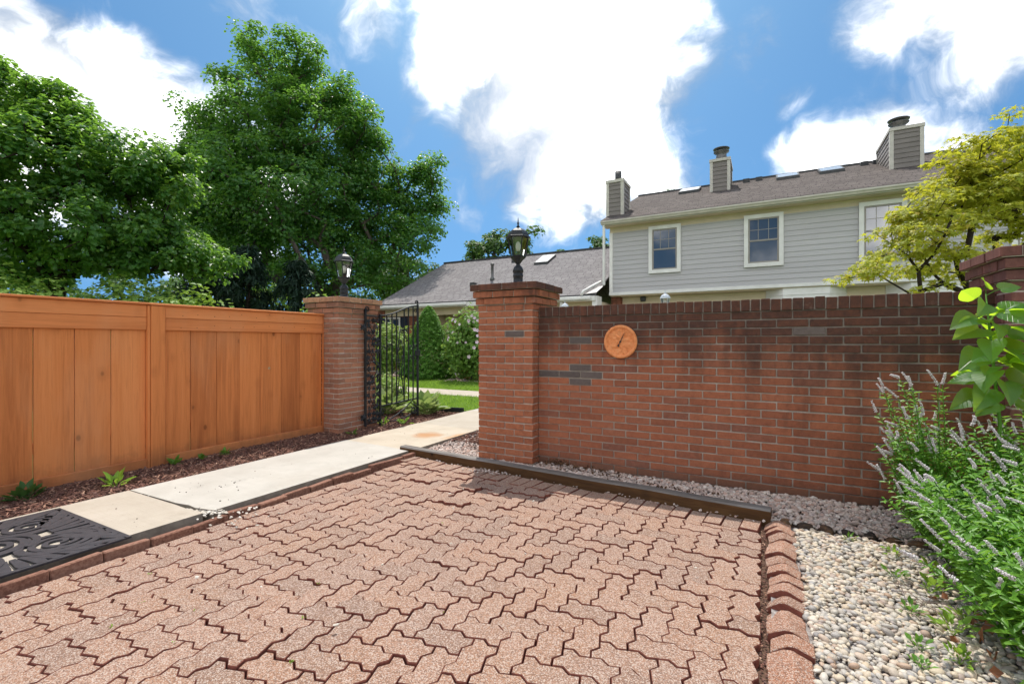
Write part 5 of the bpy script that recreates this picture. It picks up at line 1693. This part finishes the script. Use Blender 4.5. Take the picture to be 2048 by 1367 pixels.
# ------------------------------------------------------------------ trees
def tree(label, name, base, blobs, nclump, fork_z, tip_r, leaf, per, cr, lmat, bmat, seed, group=None, lt=QLEAF, trunks=1, flat=.6, droop=0.0, lean=(0, 0), keepgap=0.0, cat='tree', seg=.9, spread=.22):
    rng = np.random.default_rng(seed)
    t = thing(name, label, cat, base, 0, group)
    b0 = np.array(base, float)
    B = np.array([[x, y, z, rx, rz] for x, y, z, rx, rz in blobs], float)
    vol = (B[:, 3] ** 2 * B[:, 4]) ** .75; pr = vol / vol.sum()
    cl = []
    for _ in range(nclump):
        k = rng.choice(len(B), p=pr)
        d = unit(rng.normal(size=3)); r_ = rng.uniform(.12, 1) ** (1 / 2.4)
        cl.append(B[k, :3] + d * np.array([B[k, 3], B[k, 3], B[k, 4]]) * r_)
    cl = np.array(cl)
    nodes = [b0 - np.array([0, 0, .3])]; par = [-1]
    for tr_ in range(trunks):
        a = rng.uniform(0, 6.28) if trunks > 1 else 0
        cur = 0
        m = max(2, int(fork_z / seg))
        for q in range(1, m + 1):
            f = q / m
            off = np.array([math.cos(a) * (trunks > 1), math.sin(a) * (trunks > 1), 0]) * f * fork_z * spread
            nodes.append(b0 + off + np.array([lean[0] * f + rng.normal(0, .04), lean[1] * f + rng.normal(0, .04), f * fork_z]))
            par.append(cur); cur = len(nodes) - 1
    order = np.argsort(np.linalg.norm(cl - nodes[-1], axis=1))
    ends = []
    for ci in order:
        p = cl[ci]
        Nn = np.array(nodes)
        dv = p - Nn; dist = np.linalg.norm(dv, axis=1)
        cost = dist + 1.1 * np.maximum(0, Nn[:, 2] - p[2] + .25 * dist) + (Nn[:, 2] < b0[2] + fork_z * .45) * 100
        q = int(np.argmin(cost))
        s = Nn[q]; n = max(1, int(dist[q] / seg))
        prev = q
        side = rng.normal(0, .10, 3) * dist[q]
        for i in range(1, n + 1):
            f = i / n
            pt = s + (p - s) * f + side * math.sin(f * math.pi) + np.array([0, 0, -.10 * dist[q] * math.sin(f * math.pi)])
            nodes.append(pt); par.append(prev); prev = len(nodes) - 1
        ends.append(prev)
    nn = len(nodes); cnt = np.zeros(nn)
    for e in ends: cnt[e] += 1
    for i in range(nn - 1, 0, -1): cnt[par[i]] += cnt[i]
    Nn = np.array(nodes); rr = tip_r * np.maximum(cnt, 1) ** .5
    idx = np.arange(1, nn); pi = np.array(par)[1:]
    r1 = rr[idx]; r0 = np.minimum(rr[pi], r1 * 1.25)
    a_, b_ = Nn[pi], Nn[idx]
    tdir = unit(b_ - a_ + 1e-6)
    ref = np.where(np.abs(tdir[:, 2:3]) > .9, np.array([[1., 0, 0]]), np.array([[0, 0, 1.]]))
    u = unit(np.cross(tdir, ref)); v = np.cross(tdir, u)
    K = 6
    an = 2 * np.pi * np.arange(K) / K
    ring = u[:, None, :] * np.cos(an)[None, :, None] + v[:, None, :] * np.sin(an)[None, :, None]
    V = np.concatenate([a_[:, None, :] + ring * r0[:, None, None], b_[:, None, :] + tdir[:, None, :] * (r1 * .3)[:, None, None] + ring * r1[:, None, None]], 1) - b0
    f = np.array([(k, (k + 1) % K, K + (k + 1) % K, K + k) for k in range(K)])
    F = f[None] + (np.arange(len(idx)) * 2 * K)[:, None, None]
    obj('trunk', mesh_np('trunk', V.reshape(-1, 3), F.reshape(-1, 4), bmat, True), t)
    # leaves in clumps
    C = np.repeat(cl, per, axis=0); n = len(C)
    csz = np.repeat(rng.uniform(.7, 1.25, len(cl)) * cr, per)
    d = rand_unit(n, rng); d[:, 2] = np.where((d[:, 2] < -.2) & (rng.random(n) < .55), -d[:, 2], d[:, 2])
    rr_ = rng.uniform(0, 1, n) ** (1 / 2.3)
    off = d * (csz * rr_)[:, None] * np.array([1, 1, flat])
    P = C + off
    outw = unit(P - B[:, :3].mean(0))
    nrm = unit(d * .55 + rand_unit(n, rng) * .65 + np.array([0, 0, .75]) + outw * .25)
    yd = unit(d * .7 + rand_unit(n, rng) * .6 + np.array([0, 0, -.35 - droop]))
    M = frames(nrm, yd, leaf * rng.uniform(.6, 1.2, n))
    obj('crown', scatter_mesh('crown', lt[0], lt[1], P - b0, M, lmat), t)
    return t
M_maple = leaf_mat('maple_leaf', (.030, .105, .026), (.082, .205, .044), (.30, .58, .06), .48, .38, .5, c3=(.17, .29, .035))
M_maple2 = leaf_mat('maple_leaf_light', (.034, .112, .024), (.090, .212, .042), (.32, .58, .055), .50, .38, .5, c3=(.22, .34, .035))
M_far = leaf_mat('far_leaf', (.04, .10, .03), (.10, .19, .05), (.20, .34, .06), .35, .5, .3)
M_far_y = leaf_mat('far_leaf_yellow', (.10, .20, .03), (.22, .34, .05), (.35, .50, .06), .35, .5, .3)
M_ever = leaf_mat('evergreen', (.010, .026, .016), (.028, .058, .034), (.04, .08, .03), .15, .6, .25)
M_jmap = leaf_mat('japanese_maple_leaf', (.20, .27, .03), (.40, .41, .045), (.74, .72, .05), .50, .5, .3, c3=(.52, .34, .07))

tree('tallest dark green maple behind the gate pillar', 'maple_tree', (-19.6, 16.8, -.1),
     [(-22.14, 15.36, 15.12, 1.79, 2.17), (-22.19, 14.2, 11.85, 3.06, 2.33), (-20.0, 16.5, 11.55, 2.94, 2.68), (-20.44, 14.57, 8.26, 4.07, 2.64), (-23.99, 13.79, 8.33, 2.25, 2.5), (-19.27, 17.47, 8.89, 2.22, 2.87),
      (-16.26, 19.65, 9.05, 1.46, 2.0), (-16.06, 18.62, 6.43, 1.66, 1.15), (-19.17, 15.25, 5.15, 2.88, 1.92), (-22.83, 13.85, 5.73, 2.69, 1.71), (-18.95, 18.2, 6.39, 1.86, 1.6), (-17.6, 18.6, 8.0, 1.7, 2.0), (-17.6, 18.2, 10.0, 1.3, 1.3), (-24.2, 13.2, 6.2, 2.2, 1.9), (-25.2, 13.0, 9.2, 1.6, 1.6), (-16.6, 18.0, 4.6, 1.6, 1.0), (-17.86, 17.65, 12.06, 1.15, 1.4), (-15.74, 19.84, 10.25, 1.07, 1.0), (-15.46, 19.99, 7.72, 0.93, 1.4), (-17.43, 18.45, 8.63, 1.3, 1.5), (-20.9, 16.0, 15.9, 1.2, 1.2), (-24.3, 13.2, 10.6, 1.3, 1.7), (-18.9, 17.1, 13.4, 1.4, 1.2)],
     1000, 3.6, .016, .170, 125, .64, M_maple, M_bark, 91, trunks=3, flat=.80)
tree('broad maple with spreading low limbs above the left of the fence', 'maple_tree', (-16.93, 5.67, -.1),
     [(-18.27, 4.95, 7.71, 1.52, 1.18), (-16.69, 4.89, 5.82, 1.69, 1.17), (-16.02, 6.16, 6.12, 1.32, 1.11), (-15.68, 6.9, 5.3, 1.08, 1.37), (-15.97, 5.05, 4.21, 1.92, 0.96), (-19.74, 4.16, 6.54, 1.52, 2.35),
      (-15.18, 7.18, 4.01, 1.37, 0.79), (-14.86, 5.87, 3.61, 1.56, 0.65), (-18.63, 4.19, 3.94, 1.6, 0.93), (-14.35, 7.96, 3.48, 1.18, 0.51), (-17.6, 5.2, 3.3, 1.6, .5), (-14.6, 6.9, 5.6, 1.0, 1.0), (-19.2, 3.6, 5.2, 1.6, 1.0), (-17.3, 5.2, 7.0, 1.2, .9)],
     640, 2.2, .0100, .135, 110, .40, M_maple2, M_bark_dk, 92, trunks=4, flat=.75, spread=.5)
tree('pale green tree showing between the maple and the low house roof', 'roadside_tree', (-20.6, 24.6, -.1), [(-20.0, 23.4, 5.0, 2.2, 1.6), (-19.0, 23.9, 4.3, 1.8, 1.2), (-22, 23.5, 5.5, 1.8, 1.6)], 60, 2.2, .03, .22, 120, .7, M_far, M_bark, 93)
tree('loose crowned tree rising behind the ridge of the low house', 'backyard_tree', (-16.8, 30, -.1), [(-16.9, 29.6, 7.6, 2.6, 1.5), (-15.2, 30.3, 8.4, 1.4, 1.1), (-18.9, 29.0, 7.3, 1.1, .8), (-16.4, 30.0, 5.5, 2.6, 1.6)], 75, 3.0, .035, .24, 110, .62, M_far, M_bark, 94)
tree('small treetop behind the ridge, left of the two storey house', 'backyard_tree', (-13.3, 33.8, -.1), [(-13.3, 33.7, 7.3, .9, 1.1)], 16, 4.5, .03, .2, 90, .42, M_far, M_bark, 95)
tree('treetop touching the corner of the two storey house', 'backyard_tree', (-10.4, 31.9, -.1), [(-10.3, 31.9, 7.3, .8, 1.3)], 18, 4.5, .03, .2, 90, .42, M_far, M_bark, 96)
tree('treetop just showing over the brown roof beside the skylight', 'backyard_tree', (-5.84, 37.7, -.1), [(-5.84, 37.7, 12.2, .8, 1.0), (-5.8, 37.7, 10.5, 1.2, 1.4)], 26, 7.0, .03, .22, 80, .5, M_far, M_bark, 97)
# greenery that shows above the fence
bush('yellow green shrub with reddish shoots showing above the fence by the post', 'fence_shrub', (-9.6, 5.1, 0), .62, 1.10, 2600, .10, M_far_y, 61, 'shrub', 9, LEAF)
bush('light green shrub above the fence below the broad maple', 'fence_shrub', (-14.3, 6.1, 0), 1.5, 1.42, 6000, .11, M_far_y, 62, 'shrub', 9, LEAF)
bush('bright green shrub tucked against the gate pillar behind the fence', 'fence_shrub', (-7.9, 6.5, 0), .50, 1.06, 2600, .09, M_rose, 63, 'shrub', 9, LEAF)
bush('pale shrub above the fence at the far left edge', 'fence_shrub', (-14.6, 3.6, 0), 1.6, 1.40, 6000, .11, M_far_y, 64, 'shrub', 9, LEAF)
def conifer(label, base, h, r, n, seed):
    rng = np.random.default_rng(seed)
    t = thing('spruce_tree', label, 'conifer', base)
    MB().tube([(0, 0, -.2), (0, 0, h * .5), (0, 0, h)], [.16, .10, .02], 7).build('trunk', M_bark_dk, t, True)
    mb = MB(); C = []; Y = []; Nn = []
    z = .4
    while z < h * .97:
        L_ = r * (1 - z / h) + .15
        for q in range(7):
            a = rng.uniform(0, 6.28)
            d = np.array([math.cos(a), math.sin(a), 0])
            p1 = np.array([0, 0, z]) + d * L_ * .6 + np.array([0, 0, -.05]); p2 = np.array([0, 0, z]) + d * L_ + np.array([0, 0, .02 - .1 * L_])
            mb.tube([(0, 0, z), tuple(p1), tuple(p2)], [.02, .012, .004], 4)
            pts = bez(np.array([0, 0, z]), p1, p2, 14)
            for i in range(3, 14):
                for _ in range(n):
                    C.append(pts[i] + rng.normal(0, .07, 3)); Y.append(unit(np.array([d[0] * .3, d[1] * .3, -1]) + rng.normal(0, .35, 3))); Nn.append(unit(rng.normal(0, 1, 3)))
        z += .22
    mb.build('branch', M_bark_dk, t)
    M = frames(np.array(Nn), np.array(Y), np.stack([np.full(len(C), .16), rng.uniform(.14, .34, len(C)), np.full(len(C), .2)], 1))
    obj('crown', scatter_mesh('crown', NEED[0], NEED[1], np.array(C), M, M_ever), t)
    return t
conifer('drooping dark spruce behind the fence, nearest the gate pillar', (-15.7, 12.0, -.1), 4.7, 2.3, 4, 81)
conifer('drooping dark spruce behind the fence, middle one', (-17.0, 10.8, -.1), 5.0, 2.3, 4, 82)
conifer('drooping dark spruce behind the fence, leftmost one', (-19.3, 10.6, -.1), 5.2, 2.4, 4, 83)
# belt of far trees
far_spots = [(-60, 2, 11.6, 'far tree at the left end of the distant belt'), (-58, 11, 10.1, 'second far tree of the distant belt from the left'), (-56, 20, 10.8, 'third far tree of the distant belt from the left'), (-54, 30, 10.1, 'fourth far tree of the distant belt from the left'),
             (-48, 37, 11.2, 'fifth far tree of the distant belt from the left'), (-41, 43, 10.8, 'sixth far tree of the distant belt from the left'), (-33, 47, 11.6, 'far tree at the right end of the distant belt')]
for q, (x, y, h, lab) in enumerate(far_spots):
    tree(lab, 'far_tree', (x, y, -.1), [(x, y, h * .55, 4.6, h * .42), (x - 2.5, y - 3, h * .45, 3.2, h * .34), (x + 2.5, y + 3, h * .45, 3.2, h * .34)], 70, 1.6, .03, .42, 70, 1.2, M_far_y if q % 3 == 1 else M_far, M_bark, 130 + q, group='far tree belt')
# Japanese maple behind the wall
star = []
for k in range(10):
    a = math.pi / 2 + 2 * math.pi * k / 10
    r_ = (.62 if k in (0,) else .55) if k % 2 == 0 else .20
    star.append((r_ * math.cos(a), .5 + r_ * math.sin(a), .10 * (k % 2) - .08))
STAR = (np.array([(0, .5, 0.05)] + star), np.array([(0, 1 + k, 1 + (k + 1) % 10) for k in range(10)]))
tree('yellow green Japanese maple behind the wall at the right', 'japanese_maple', (2.35, 8.45, -.05),
     [(2.51, 8.39, 3.56, 0.5, 0.50), (2.06, 7.8, 2.88, 0.57, 0.34), (2.95, 8.85, 4.0, 0.34, 0.32), (2.92, 8.6, 2.96, 0.45, 0.5), (1.55, 7.45, 2.42, 0.40, 0.22), (2.06, 7.8, 2.19, 0.50, 0.25), (1.15, 6.98, 2.12, 0.46, 0.09), (1.0, 6.95, 2.02, .30, .06), (1.65, 7.25, 1.86, 0.28, 0.11), (3.1, 8.7, 2.3, 0.45, 0.35), (1.45, 7.6, 2.75, 0.22, 0.20), (3.4, 9.0, 3.4, .5, .5), (2.45, 8.3, 3.2, .55, .3)],
     250, 1.15, .0042, .080, 54, .17, M_jmap, M_bark_dk, 98, lt=STAR, trunks=3, flat=.42, seg=.35, cat='tree')
